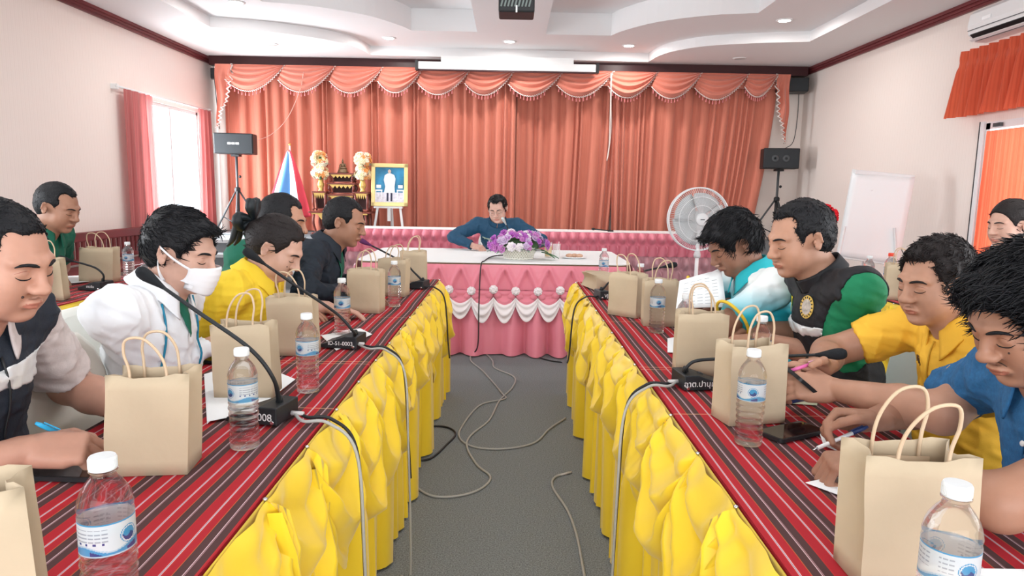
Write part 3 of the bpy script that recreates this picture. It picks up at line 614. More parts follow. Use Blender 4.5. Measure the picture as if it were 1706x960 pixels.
for _m in LBL:
    _nt = _m.node_tree; _tl = _nt.nodes.new('ShaderNodeBsdfTranslucent'); _tl.inputs[0].default_value = _nt.nodes['Principled BSDF'].inputs['Base Color'].default_value; _mx = _nt.nodes.new('ShaderNodeMixShader'); _mx.inputs[0].default_value = 0.35
    _t2 = _nt.nodes.new('ShaderNodeBsdfTransparent'); _m2 = _nt.nodes.new('ShaderNodeMixShader'); _m2.inputs[0].default_value = 0.22
    _nt.links.new(_nt.nodes['Principled BSDF'].outputs[0], _mx.inputs[1]); _nt.links.new(_tl.outputs[0], _mx.inputs[2]); _nt.links.new(_mx.outputs[0], _m2.inputs[1]); _nt.links.new(_t2.outputs[0], _m2.inputs[2]); _nt.links.new(_m2.outputs[0], _nt.nodes['Material Output'].inputs[0])
def bottle_profile():
    p = [(0.0005, 0.004), (0.022, 0.003), (0.029, 0.0), (0.0315, 0.006)]
    for k in range(46):
        z = 0.008+k*0.0021; p.append((0.0315+0.0011*math.sin(2*PI*z/0.0145)-0.0016*math.exp(-((z-0.055)/0.02)**2), z))
    p += [(0.0308, 0.106), (0.0308, 0.148), (0.0318, 0.151), (0.0305, 0.156), (0.0318, 0.161), (0.0308, 0.166), (0.0295, 0.172), (0.0265, 0.180), (0.021, 0.189), (0.0155, 0.196), (0.0135, 0.200), (0.0135, 0.203), (0.0165, 0.2045), (0.0165, 0.2065), (0.013, 0.2075), (0.0125, 0.212), (0.0005, 0.213)]
    return p
BODY = MB().lathe(bottle_profile(), 40, caps=False)
CAPM = MB()
_c = [(0.0152, 0.206), (0.0156, 0.2075), (0.0156, 0.2205), (0.0146, 0.2225), (0.0004, 0.2228)]
CAPM.lathe(_c, 40, caps=False)
for k in range(40):
    a = 2*PI*k/40; CAPM.box((0.0157*math.cos(a), 0.0157*math.sin(a), 0.214), (0.0008, 0.0009, 0.011), R=RZ(a))
def label_mat(u, v):
    """flat print of the wrap label: pale band, two round emblems, small print, wavy blue foot"""
    for cu in (0.18, 0.66):
        du = (u-cu)*0.194; dv = (v-0.52)*0.042; r_ = math.hypot(du, dv)
        if r_ < 0.0086: return 3 if dv < -0.001+0.002*math.sin(du*500) else 2
        if r_ < 0.0102: return 0
        if r_ < 0.0114: return 2
    if v > 0.955: return 2
    w_ = 0.20+0.09*math.sin(2*PI*u*3+0.6)
    if v < 0.05: return 1
    if v < w_: return 2 if (v > w_-0.08 or int(u*14) % 3) else 3
    if v < w_+0.05: return 1
    if 0.30 < u < 0.54:
        if int(v*26) % 3 == 0 and 0.45 < v < 0.9 and int(u*170) % 7: return 4
        if 0.36 < v < 0.44 and int(u*60) % 3 == 0: return 3
    if (0.80 < u < 0.97 or 0.02 < u < 0.10) and int(v*30) % 4 == 0 and 0.4 < v < 0.9 and int(u*150) % 5: return 4
    return 0
LAB = MB().grid(lambda u, v: (0.03135*math.cos(2*PI*u), 0.03135*math.sin(2*PI*u), 0.107+0.041*v), 150, 44, mfn=label_mat)
_b0 = None
def bottle(x, y, rz, label, z=TZ, sc=1.0, red=False, group='plastic water bottles'):
    global _b0
    if _b0 is None:
        _b0 = (BODY.mesh('bottle_body'), CAPM.mesh('cap'), LAB.mesh('wrap_label'), CAPM.mesh('cap_red'))
        for me, ms in zip(_b0, ([m_pet], [m_cap], LBL, [m_capr])):
            for q in ms: me.materials.append(q)
            me.polygons.foreach_set('use_smooth', [True]*len(me.polygons))
        _b0[2].polygons.foreach_set('material_index', LAB.mi)
        for k in (1, 3): _b0[k].set_sharp_from_angle(angle=0.7)
    t = thing('water_bottle', label, 'bottle', (x, y, z), rz, group); t.scale = (sc,)*3
    for nm, me in (('bottle_body', _b0[0]), ('cap', _b0[3] if red else _b0[1]), ('wrap_label', _b0[2])):
        o = bpy.data.objects.new(nm, me); COL.objects.link(o); o.parent = t
    return t
A = lambda deg: math.radians(deg)
bottle(*atz(170, 758, 0.982)[:2], A(-250), 'water bottle with symbols printed on its label, behind it a black phone', sc=1.04)
bottle(-0.578, 1.465, A(-190), 'water bottle standing against the microphone unit marked 008')
bottle(-0.563, 1.895, A(-180), 'water bottle beside the microphone unit marked 51-0003')
bottle(-0.650, 2.66, A(-150), 'water bottle beyond the microphone unit marked 51-0003, by the yellow-shirted woman\'s hand')
bottle(-0.560, 3.34, A(-140), 'water bottle between two paper bags near the pink table')
bottle(*atz(1596, 803, 0.982)[:2], A(-150), 'water bottle with blue round emblem beside the large paper bag', sc=1.04)
bottle(*(atz(1246, 738, TZ)+Vector((0, .0, 0)))[:2], A(20), 'water bottle standing in front of a paper bag beside the phone')
bottle(0.614, 2.81, A(30), 'water bottle standing against the bag before the printed sheet')
bottle(0.655, 3.42, A(90), 'water bottle half hidden behind the bag turned side-on')
bottle(0.625, 2.40, A(90), 'water bottle half hidden behind the bag with the writing unit')
bottle(0.74, 1.98, A(90), 'water bottle hidden behind the bag by the phone, only its shoulder showing')
bottle(0.595, 4.33, A(20), 'water bottle at the end of the table by the pink skirt')
bottle(-2.315, 4.18, A(-150), 'water bottle beside the wide bag on the outer table')
bottle(-2.215, 3.25, A(-150), 'water bottle beside the bag and microphone on the outer table')
bottle(2.16, 4.12, A(0), 'water bottle beside the bag in front of the flip chart')
bottle(2.20, 3.66, A(0), 'water bottle by the face of the man in the yellow polo')
bottle(2.24, 4.03, A(0), 'water bottle with an orange-red cap behind the flip chart bag', red=True, sc=1.12)
# ------------------------------------------------------------------ gooseneck microphones
m_mic = mat('mic_black', (0.016, 0.019, 0.022), 0.5, bump=(300, 0.1)); m_foam = mat('mic_foam', (0.012, 0.014, 0.017), 0.9, bump=(260, 0.6)); m_ink = mat('white_marker', (0.82, 0.82, 0.82), 0.6)
m_cgrey = mat('grey_cable', (0.36, 0.355, 0.335), 0.55); m_cblack = mat('black_cable', (0.015, 0.015, 0.017), 0.5); m_plug = mat('plug_grey', (0.55, 0.52, 0.51), 0.5)
def mic(x, y, rz, neck, label, text=None, tsize=0.022, tsh=0.0, back=True, foam=m_foam, z=TZ):
    """wedge desk unit; local +X is the speaker's side, local -X carries the sockets; neck = world points"""
    t = thing('conference_microphone', label, 'microphone', (x, y, z), rz, 'desk microphones')
    L, W, H = 0.135, 0.105, 0.046
    pr = [(-L/2, 0.002), (L/2, 0.002), (L/2, 0.014), (L/2-0.02, 0.02), (-L/2+0.045, H), (-L/2, H)]
    mb = MB(); n = len(pr); v = [(a, -W/2, b) for a, b in pr]+[(a, W/2, b) for a, b in pr]
    mb.add(v, [tuple(range(n)), tuple(range(2*n-1, n-1, -1))]+[(i, n+i, n+(i+1) % n, (i+1) % n) for i in range(n)]); b = mb.build('base_unit', m_mic, t)
    bv = b.modifiers.new('bevel', 'BEVEL'); bv.width = 0.003; bv.segments = 2
    MB().box((0.01, 0.02, 0.034), (0.012, 0.018, 0.006), R=Matrix.Rotation(0.27, 3, 'Y')).build('talk_button', m_dkgrey, t)
    MB().lathe([(0.003, 0), (0.006, 0.0015), (0.004, 0.002)], 12, Matrix.Translation((-L/2+0.012, (-1 if x > 0 else 1)*(W/2+0.0005), 0.010)) @ Matrix.Rotation(PI/2*(1 if x > 0 else -1), 4, 'X')).build('side_socket', m_chrome, t, smooth=True)
    inv = (Matrix.Translation((x, y, z)) @ Matrix.Rotation(rz, 4, 'Z')).inverted()
    P = [Vector((-L/2+0.022, 0.0, H-0.004))]+[inv @ Vector(q) for q in neck]
    sp = catmull(P, 8); mb = MB().tube(sp, [0.0065, 0.006]+[0.0052]*6+[0.0048, 0.0042], 8); mb.lathe([(0.010, 0), (0.0085, 0.012), (0.006, 0.02)], 14, Matrix.Translation(P[0]))
    mb.build('gooseneck', m_mic, t, smooth=True)
    d = (sp[-1]-sp[-4]).normalized(); fx, fy, fz = frame_of(d)
    T = Matrix.Translation(sp[-1]-d*0.01) @ rotm(fx, fy, fz).to_4x4()
    MB().lathe([(0.0045, -0.012), (0.0065, 0.0), (0.0105, 0.018), (0.0150, 0.040), (0.0155, 0.050), (0.0145, 0.060), (0.010, 0.068), (0.0005, 0.071)], 18, T, caps=False).build('windscreen', foam, t, smooth=True)
    if text:
        sd = -1 if x > 0 else 1
        R = rotm((-sd, 0, 0), (0, 0, 1), (0, sd, 0)); text_obj('marker_writing', text, tsize, m_ink, t, ((-0.036 if text == '008' else -0.008), sd*(W/2+0.0007), 0.0205), R, shear=tsh)
    return t
def N(*p): return [aty(a, b, Y) for a, b, Y in p]
mic(-0.605, 1.655, A(168), N((455, 630, 1.60), (415, 580, 1.60), (330, 520, 1.62), (262, 472, 1.64)), 'black gooseneck desk microphone marked 008 by the masked man', '008', 0.026)
mic(-0.598, 2.46, A(172), N((588, 552, 2.39), (560, 522, 2.37), (490, 474, 2.30), (432, 434, 2.24)), 'black gooseneck desk microphone marked 51-0003 before the woman in yellow', 'ID-51-0003', 0.020)
mic(-0.545, 3.99, A(165), N((688, 452, 3.98), (676, 440, 3.98), (640, 420, 4.0), (614, 407, 4.02)), 'black gooseneck desk microphone with a purple tip at the table end', foam=mat('mic_purple', (0.10, 0.02, 0.09), 0.8))
mic(0.575, 2.01, A(8), N((1142, 615, 1.975), (1158, 602, 1.97), (1200, 598, 1.96), (1300, 594, 1.88), (1372, 591, 1.80)), 'black gooseneck desk microphone with white Thai handwriting before the phone user', 'อาต.ปานุมาน', 0.024)
mic(0.545, 3.72, A(12), N((1008, 478, 3.70), (1016, 470, 3.70), (1040, 460, 3.69), (1085, 449, 3.68), (1110, 444, 3.68)), 'black gooseneck desk microphone marked in white near the side-on bag', 'VJ-PTวิ', 0.026)
mic(-2.245, 3.72, A(172), N((172, 458, 3.70), (160, 447, 3.69), (140, 440, 3.68), (116, 434, 3.67)), 'black gooseneck desk microphone on the outer table between two bags', 'ชาววัน', 0.018)
t = mic(0.02, 6.20, A(-90), [(0.0, 6.28, 0.90), (-0.02, 6.30, 0.98), (-0.045, 6.29, 1.03)], 'slim gooseneck microphone with a pale tip behind the flower basket', foam=mat('mic_silver', (0.5, 0.55, 0.55), 0.4, 0.6), z=0.752)
# cables from the units over the table edge to the carpet
def cable(name, pts, r, m, label, plug=None, cat='cable', sm=8):
    o = MB().tube([Vector(p) for p in pts], r, 7, smooth=sm).build(name, m, None, smooth=True, label=label, cat=cat, group='microphone and floor cables')
    if plug:
        for a, b in plug: MB().tube([a, b], [0.006, 0.0075, 0.0075, 0.005], 10).build('plug', m_plug, o, smooth=True)
    return o
F = lambda x, y: atz(x, y, 0.006)
def drape(a, edge_x, y, s, zb, sway=0.0, out=0.125):
    return [a, (edge_x-s*0.03, y, 0.762), (edge_x+s*0.03, y, 0.758), (edge_x+s*(out*0.8), y+sway*.3, 0.69), (edge_x+s*out, y+sway, 0.45), (edge_x+s*(out+0.01), y+sway*1.2, zb)]
c1 = (-0.525, 1.648, 0.765)
cable('microphone_cable', drape(c1, -0.458, 1.60, 1, 0.01, -0.06), 0.0042, m_cgrey, 'grey cable from the microphone marked 008 hanging down the yellow skirt', plug=[((-0.532, 1.648, 0.766), (-0.50, 1.640, 0.768))])
cable('microphone_cable', drape((-0.525, 1.672, 0.762), -0.458, 1.63, 1, 0.01, -0.05, 0.115), 0.0045, m_cblack, 'black cable from the microphone marked 008 hanging down the yellow skirt')
cable('microphone_cable', drape((-0.542, 2.425, 0.766), -0.458, 2.37, 1, 0.008, -0.12)+[F(668, 960)], 0.004, m_cgrey, 'grey cable from the 51-0003 microphone down to the carpet', plug=[((-0.548, 2.43, 0.766), (-0.515, 2.42, 0.768))])
cable('microphone_cable', drape((-0.542, 2.45, 0.762), -0.458, 2.40, 1, 0.30, -0.05, 0.11), 0.0042, m_cblack, 'black cable from the 51-0003 microphone over the table edge')
cable('microphone_cable', drape((-0.475, 3.98, 0.765), -0.458, 3.95, 1, 0.35, -0.03, 0.11), 0.0045, m_cblack, 'black cable from the purple-tipped microphone over the table edge')
cable('microphone_cable', drape((0.507, 2.0, 0.766), 0.442, 1.96, -1, 0.01, -0.10), 0.0042, m_cgrey, 'grey cable from the microphone with Thai writing over the yellow skirt', plug=[((0.512, 2.0, 0.766), (0.478, 1.99, 0.768))])
cable('microphone_cable', drape((0.507, 2.02, 0.762), 0.442, 1.985, -1, 0.15, -0.08, 0.115), 0.0045, m_cblack, 'black cable from the microphone with Thai writing over the yellow skirt')
cable('microphone_cable', drape((0.477, 3.71, 0.765), 0.442, 3.68, -1, 0.40, -0.03, 0.11), 0.0045, m_cblack, 'black cable from the white-marked microphone over the table edge')
cable('floor_cable', [F(789, 585), F(784, 600), F(806, 620), F(836, 655), F(840, 665), F(800, 675), F(770, 710), F(766, 730), F(790, 745), F(840, 748), F(890, 738), F(915, 715), F(942, 697)], 0.0055, m_cgrey, 'grey cable looping across the carpet to the yellow skirt by the phone table')
cable('floor_cable', [F(803, 584), F(820, 600), F(824, 613), F(856, 628), F(854, 645), F(832, 668), F(815, 700), F(785, 725), F(778, 745), F(795, 775), F(817, 795), F(800, 815), F(760, 827), F(715, 825), F(679, 800)], 0.0055, m_cgrey, 'grey cable snaking over the carpet to the skirt by the masked man')
cable('floor_cable', [F(700, 711), F(740, 711), F(759, 722), F(745, 740), F(715, 765), F(678, 766)], 0.0055, m_cblack, 'black cable loop on the carpet beside the masked man\'s skirt')
cable('floor_cable', [F(952, 787), F(925, 795), F(921, 812), F(945, 850), F(960, 890), F(970, 940), F(978, 985)], 0.0055, m_cgrey, 'grey cable with a plug running out from under the yellow skirt', plug=[(F(952, 787), F(931, 792))])
cable('floor_cable', [F(850, 577), F(880, 590), F(912, 600), F(936, 604)], 0.005, m_cblack, 'thin black cable along the carpet before the pink skirt')
cable('microphone_cable', [(0.0, 6.13, 0.757), (-0.14, 5.95, 0.757), (-0.20, 5.55, 0.757), (-0.225, 5.40, 0.72), (-0.235, 5.36, 0.4), (-0.24, 5.35, 0.1), (-0.30, 5.40, 0.012)], 0.005, m_cblack, 'black cable running over the white cloth and down the pink skirt')
# ------------------------------------------------------------------ papers, phones, pens, booklet
m_paper = mat('paper_white', (0.88, 0.90, 0.91), 0.75)
def sheet(pts, label, z=TZ+0.0015, group='loose white papers', m=m_paper):
    mb = MB().prism([(p[0], p[1]) for p in pts], z, z+0.0012); return mb.build('paper_sheet', m, None, label=label, cat='paper', group=group)
Q = lambda *px: [atz(a, b, TZ) for a, b in px]
sheet(Q((1342, 806), (1416, 790), (1500, 800), (1420, 835)), 'white paper under the clenched hand of the blue-shirted man')
sheet(Q((1363, 718), (1400, 735), (1400, 756), (1372, 745)), 'narrow white paper corner beside the black phone', z=TZ+0.0032)
sheet(Q((1430, 738), (1560, 740), (1600, 790), (1480, 780)), 'white paper beneath the forearm of the blue-shirted man', z=TZ+0.0016)
sheet(Q((1590, 815), (1680, 855), (1632, 882), (1560, 860)), 'white paper corner beside the bottle with the blue emblem', z=TZ+0.0030)
sheet(Q((1625, 950), (1800, 952), (1800, 1000), (1625, 1000)), 'white paper at the open end of the striped table')
sheet(Q((340, 625), (385, 612), (392, 660), (345, 708)), 'white paper between the vest man and the masked man')
sheet(Q((345, 655), (470, 625), (492, 634), (420, 690), (345, 705)), 'white paper lying under the bag behind the 008 microphone', z=TZ+0.003)
sheet(Q((535, 560), (600, 548), (620, 558), (560, 585)), 'white paper beside the 51-0003 microphone')
sheet(Q((560, 500), (600, 492), (640, 500), (590, 512)), 'white paper before the man in the dark jacket')
sheet(Q((1112, 565), (1140, 560), (1150, 590), (1112, 588)), 'white paper corner between the bags before the vest man with a badge')
sheet(Q((112, 462), (156, 460), (157, 470), (118, 474)), 'white paper beside the microphone on the outer table', z=TZ+0.006)
m_screen = mat('phone_glass', (0.006, 0.006, 0.008), 0.08, coat=0.3)
def phone(c, rz, label, w=0.078, l=0.158, rot=None, z=TZ):
    t = thing('mobile_phone', label, 'phone', (c[0], c[1], z+0.0055), rz, 'mobile phones')
    MB().prism(rrect(-w/2, w/2, -l/2, l/2, 0.012), -0.0045, 0.0045).build('case', m_black, t); MB().prism(rrect(-w/2+0.004, w/2-0.004, -l/2+0.004, l/2-0.004, 0.009), 0.0045, 0.0050).build('screen', m_screen, t)
    if rot: t.rotation_euler = rot
    return t
phone(atz(1318, 723, TZ), A(-62), 'black phone in a thick case lying beside the bottle and bag')
phone(atz(118, 790, TZ), A(88), 'black phone lying under the forearm of the man in the navy vest')
phone(atz(345, 600, TZ), A(70), 'black phone half hidden behind the bag of the masked man')
t = thing('booklet', 'yellow-green printed booklet lying under the pen of the phone user', 'booklet', (0.795, 1.945, TZ), A(-9))
MB().box((0, 0, 0.006), (0.15, 0.20, 0.010)).build('pages', mat('page_edges', (0.72, 0.80, 0.55), 0.7), t)
MB().box((0, 0, 0.0118), (0.152, 0.202, 0.0012)).build('cover', mat('booklet_cover', (0.62, 0.74, 0.10), 0.4, var=(18, 0.5)), t)
mb = MB()
for k in range(5): mb.box((-0.04+0.02*k, 0.03-0.015*k, 0.0126), (0.012, 0.05, 0.0005), R=RZ(0.6*k))
mb.build('cover_print', mat('booklet_ink', (0.05, 0.12, 0.09), 0.5), t)
def pen(a, b, label, cols, z=None):
    a, b = Vector(a), Vector(b); t = thing('ballpoint_pen', label, 'pen', a, 0, 'pens'); d = b-a; L = d.length; dn = d/L
    MB().tube([Vector((0, 0, 0)), dn*0.012], [0.0008, 0.0035], 10).build('tip', m_chrome, t, smooth=True); MB().tube([dn*0.012, dn*(L*0.72)], 0.0046, 10).build('barrel', cols[0], t, smooth=True)
    MB().tube([dn*(L*0.72), dn*(L*0.93), dn*L], [0.0048, 0.0048, 0.003], 10).build('cap', cols[1], t, smooth=True)
    fx, fy, fz = frame_of(dn); MB().tube([dn*(L*0.70)+fy*0.007, dn*(L*0.92)+fy*0.007], 0.0014, 6).build('clip', cols[1], t); return t
m_pblue = mat('pen_blue', (0.03, 0.35, 0.62), 0.3); m_pnavy = mat('pen_navy', (0.02, 0.04, 0.14), 0.3)
pen(atz(1308, 672, TZ+0.02), atz(1360, 662, TZ+0.018), 'dark capped pen lying on the yellow-green booklet', (m_pnavy, m_white))
# ------------------------------------------------------------------ on the head table
t = thing('flower_basket', 'white wicker basket of purple and white flowers on the head table', 'flower basket', (0.075, 5.80, 0.752))
bp = MB(); rings = [(0.115, 0.01), (0.135, 0.05), (0.145, 0.085)]
m_wick = mat('white_wicker', (0.80, 0.78, 0.70), 0.6)
MB().lathe([(0.11, 0.0), (0.118, 0.02), (0.135, 0.06), (0.14, 0.09), (0.13, 0.088), (0.105, 0.01)], 36, caps=False, ell=(1, 0.7)).build('basket', mat('basket_inner', (0.55, 0.52, 0.44), 0.8), t, smooth=True)
mb = MB()
for k in range(36):
    a0 = 2*PI*k/36
    for sgn in (-1, 1):
        pts = []
        for q in range(7):
            s = q/6; a = a0+sgn*s*0.55; rr = 0.114+0.03*s+0.004; pts.append((rr*math.cos(a), rr*0.7*math.sin(a), 0.004+0.09*s))
        mb.tube(pts, 0.0036, 5)
mb.build('weave', m_wick, t, smooth=True, kind='stuff')
mb = MB()
for zz, rr in ((0.004, 0.118), (0.094, 0.146)):
    pts = [(rr*math.cos(2*PI*k/40)*(1+0.02*(k % 2)), rr*0.7*math.sin(2*PI*k/40), zz+0.006*(k % 2)) for k in range(41)]; mb.tube(pts, 0.007, 6)
mb.build('rim', m_wick, t, smooth=True)
def flower_mesh(pet, r, layers=3):
    mb = MB()
    for l in range(layers):
        n = pet-l; rr = r*(1-0.28*l)
        for k in range(n):
            a = 2*PI*k/n+l*0.5; up = 0.35+0.42*l
            R = RZ(a) @ Matrix.Rotation(-up, 3, 'Y'); mb.ball(R @ Vector((rr*0.55, 0, 0))+Vector((0, 0, 0.2*r*l)), (rr*0.55, rr*0.42, rr*0.10), 7, 4, R=R)
    mb.ball((0, 0, r*0.45), r*0.22, 6, 4); return mb
m_fl = [mat('petal_violet', (0.46, 0.12, 0.50), 0.6), mat('petal_lilac', (0.60, 0.46, 0.66), 0.6), mat('petal_white', (0.82, 0.76, 0.80), 0.6), mat('petal_mauve', (0.56, 0.22, 0.52), 0.6)]
m_leaf = mat('leaf_green', (0.05, 0.17, 0.06), 0.5); m_leaf2 = mat('leaf_pale', (0.30, 0.38, 0.30), 0.5)
FM = [flower_mesh(7, 1.0).mesh('bloom') for _ in range(4)]
for me, q in zip(FM, m_fl):
    me.materials.append(q); me.polygons.foreach_set('use_smooth', [True]*len(me.polygons))
rf = random.Random(4)
def bloom(parent, p, nrm, r, me, nm='flower'):
    o = bpy.data.objects.new(nm, me); COL.objects.link(o); o.parent = parent; fx, fy, fz = frame_of(nrm)
    o.matrix_local = Matrix.Translation(Vector(p)) @ (rotm(fx, fy, fz) @ RZ(rf.uniform(0, 6))).to_4x4() @ Matrix.Diagonal((r, r, r, 1)); return o
for k in range(95):
    a = rf.uniform(PI, 2*PI) if k % 3 else rf.uniform(0, PI); e = rf.uniform(-0.1, 1.25); d = Vector((math.cos(a)*math.cos(e), math.sin(a)*math.cos(e), math.sin(e)))
    p = Vector((d.x*0.235, d.y*0.15, 0.115+d.z*0.105+rf.uniform(-.015, .01)))
    kind = 0 if rf.random() < 0.3 else (1 if rf.random() < 0.45 else (2 if (abs(d.x) < 0.5 and rf.random() < 0.6) else 3)); bloom(t, p, d+Vector((0, -0.25, 0.1)), rf.uniform(0.026, 0.042), FM[kind])
MB().ball((0, 0, 0.11), (0.17, 0.10, 0.075), 16, 8).build('moss', mat('moss', (0.06, 0.12, 0.05), 0.9), t, smooth=True)
def leaf(mb, p, d, l, w):
    d = Vector(d).normalized(); fx, fy, fz = frame_of(d); p = Vector(p); V_ = []
    for i in range(6):
        s = i/5; ww = w*math.sin(PI*min(1, 0.08+0.9*s))**0.8; c = p+d*(l*s)+fy*(-0.25*l*s*s)
        V_ += [c-fx*ww+fy*0.01*0, c+fy*(-0.006), c+fx*ww]
    mb.add(V_, [(i*3+j, i*3+j+1, i*3+j+4, i*3+j+3) for i in range(5) for j in (0, 1)])
for k in range(16):
    a = 2*PI*k/16+rf.uniform(-.2, .2); mb = MB(); leaf(mb, (0.15*math.cos(a), 0.10*math.sin(a), 0.09), (math.cos(a), math.sin(a), rf.uniform(-0.1, 0.6)), rf.uniform(0.09, 0.13), 0.022); mb.build('leaf', m_leaf2 if k % 3 else m_leaf, t, smooth=True, solid=0.001)
for p, d in (((0.19, -0.08, 0.07), (1, -0.3, -0.15)), ((0.22, -0.05, 0.06), (1, -0.1, -0.1))):
    mb = MB(); leaf(mb, p, d, 0.12, 0.028); mb.build('leaf', m_leaf, t, smooth=True, solid=0.001)
for p, d in (((-0.19, -0.03, 0.12), (-0.7, -0.2, 0.7)), ((-0.16, 0.0, 0.14), (-0.9, 0, 0.45))):
    mb = MB(); leaf(mb, p, d, 0.13, 0.03); mb.build('leaf', m_leaf2, t, smooth=True, solid=0.001)
m_glass = mat('drinking_glass', (0.95, 0.97, 0.97), 0.05, alpha=0.22)
t = thing('juice_glass', 'glass holding yellow drink behind the flower basket', 'glass', (0.335, 5.98, 0.7525)); MB().lathe([(0.028, 0.0), (0.03, 0.004), (0.034, 0.13), (0.0325, 0.13), (0.028, 0.008)], 24).build('tumbler', m_glass, t, smooth=True)
MB().lathe([(0.0275, 0.009), (0.031, 0.095)], 24).build('drink', mat('yellow_drink', (0.80, 0.50, 0.04), 0.2), t, smooth=True)
t = thing('water_glass', 'clear water glass beside the juice on the head table', 'glass', (0.405, 5.96, 0.7525)); MB().lathe([(0.028, 0.0), (0.03, 0.004), (0.034, 0.12), (0.0325, 0.12), (0.028, 0.008)], 24).build('tumbler', m_glass, t, smooth=True)
MB().tube([(0.0, 0, 0.02), (0.02, 0, 0.14)], 0.003, 6).build('straw', m_white, t)
t = thing('snack_plate', 'white oval plate with small pastries on the head table', 'plate', (0.555, 5.93, 0.7525))
MB().lathe([(0.06, 0.0), (0.09, 0.004), (0.115, 0.014), (0.112, 0.016), (0.06, 0.006)], 32, ell=(1, 0.75)).build('plate', m_white, t, smooth=True)
for x, y in ((-0.04, 0), (0.005, 0.015), (0.045, -0.01)): MB().ball((x, y, 0.024), (0.032, 0.022, 0.017), 12, 8).build('pastry', mat('pastry', (0.62, 0.38, 0.26), 0.7, bump=(90, 0.4)), t, smooth=True)
sheet([(-0.32, 5.90), (-0.10, 5.90), (-0.10, 6.22), (-0.32, 6.22)], 'white paper being signed on the head table', z=0.7525)
# ================================================================== STAGE AND WALL OBJECTS
SZ = 0.60
def speaker(name, label, c, size, rz, logo=None, drivers=False, group='black loudspeakers'):
    t = thing(name, label, 'speaker', c, rz, group); w_, d_, h_ = size
    MB().box((0, 0, 0), size, bev=0.012).build('cabinet', m_black, t)
    MB().box((0, -d_/2-0.002, 0), (w_*0.95, 0.008, h_*0.92), bev=0.003).build('grille', mat('speaker_grille', (0.022, 0.026, 0.03), 0.6, bump=(400, 0.6)), t)
    if logo:
        mb = MB()
        for k in (-1, 0, 1): mb.box((k*0.058, -d_/2-0.008, 0), (0.045, 0.004, 0.03))
        mb.build('logo_plate', m_white, t)
    if drivers:
        for x in (-0.09, 0.07): MB().lathe([(0.02, 0.0), (0.05, 0.004), (0.055, 0.0)], 24, Matrix.Translation((x, -d_/2-0.006, 0)) @ Matrix.Rotation(PI/2, 4, 'X')).build('driver_cone', m_dkgrey, t, smooth=True)
    return t
speaker('tripod_speaker', 'black loudspeaker with a white logo on the tripod by the bright window', (-4.13, 10.3, 1.94), (0.56, 0.30, 0.30), A(8), logo=True)
speaker('tripod_speaker', 'black loudspeaker with two drivers on the tripod by the corner', (4.17, 10.62, 1.885), (0.53, 0.30, 0.31), A(-10), drivers=True)
speaker('wall_speaker', 'black loudspeaker mounted under the ceiling at the corner of the curtain', (4.355, 11.12, 3.02), (0.47, 0.30, 0.21), A(-12))
speaker('wall_speaker', 'small dark speaker box peeping from behind the valance end', (-4.66, 11.18, 3.05), (0.13, 0.16, 0.16), A(20))
def tripod(label, x, y, top, low):
    t = thing('tripod_stand', label, 'stand', (x, y, SZ), 0, 'speaker tripods'); H = top-SZ
    MB().tube([(0, 0, 0.12), (0, 0, H)], 0.019, 12).build('pole', m_dkgrey, t, smooth=True); MB().tube([(0, 0, 0.10), (0, 0, low)], 0.026, 12).build('lower_tube', m_black, t, smooth=True)
    MB().lathe([(0.03, -0.04), (0.045, -0.02), (0.045, 0.02), (0.03, 0.04)], 12, Matrix.Translation((0, 0, low))).build('collar', m_black, t, smooth=True)
    MB().box((0, 0, H-0.02), (0.12, 0.12, 0.03)).build('top_plate', m_black, t)
    MB().ball((0.045, 0, low*1.3), 0.022, 10, 6).build('knob', m_black, t, smooth=True)
    for k in range(3):
        a = A(-90+15)+k*2*PI/3; c, s = math.cos(a), math.sin(a); foot = (0.42*c, 0.42*s, 0.012)
        g = MB().tube([(0.03*c, 0.03*s, low-0.02), foot], 0.014, 8).build('leg', m_dkgrey, t, smooth=True); MB().ball(foot, (0.02, 0.02, 0.012), 8, 5).build('rubber_foot', m_black, g, smooth=True)
        mid = (0.27*c, 0.27*s, 0.012+(low-0.03)*(1-0.62)); MB().tube([(0.02*c, 0.02*s, 0.13), mid], 0.009, 6).build('brace', m_black, t, smooth=True)
tripod('black tripod holding the loudspeaker by the bright window', -4.13, 10.55+0.0, 1.79, 0.66)
tripod('black tripod holding the two-driver loudspeaker by the corner', 4.17, 10.90, 1.73, 0.66)
for o in COL.objects:
    if o.name.startswith('tripod_speaker') and o.parent is None: o.location.y += 0.25 if o.location.x < 0 else 0.28
MB().tube([aty(354, 96, 11.3), aty(357, 130, 11.3), aty(363, 190, 11.3), aty(366, 215, 11.2)], 0.006, 6, smooth=4).build('speaker_wire', m_dkgrey, None, smooth=True, label='thin wire hanging down the wall beside the bright window', cat='wire')
MB().tube([aty(1331, 153, 11.3), aty(1329, 190, 11.33), aty(1322, 235, 11.25), (4.26, 10.95, 2.045)], 0.006, 6, smooth=4).build('speaker_wire', m_dkgrey, None, smooth=True, label='thin wire hanging between the two corner speakers', cat='wire')
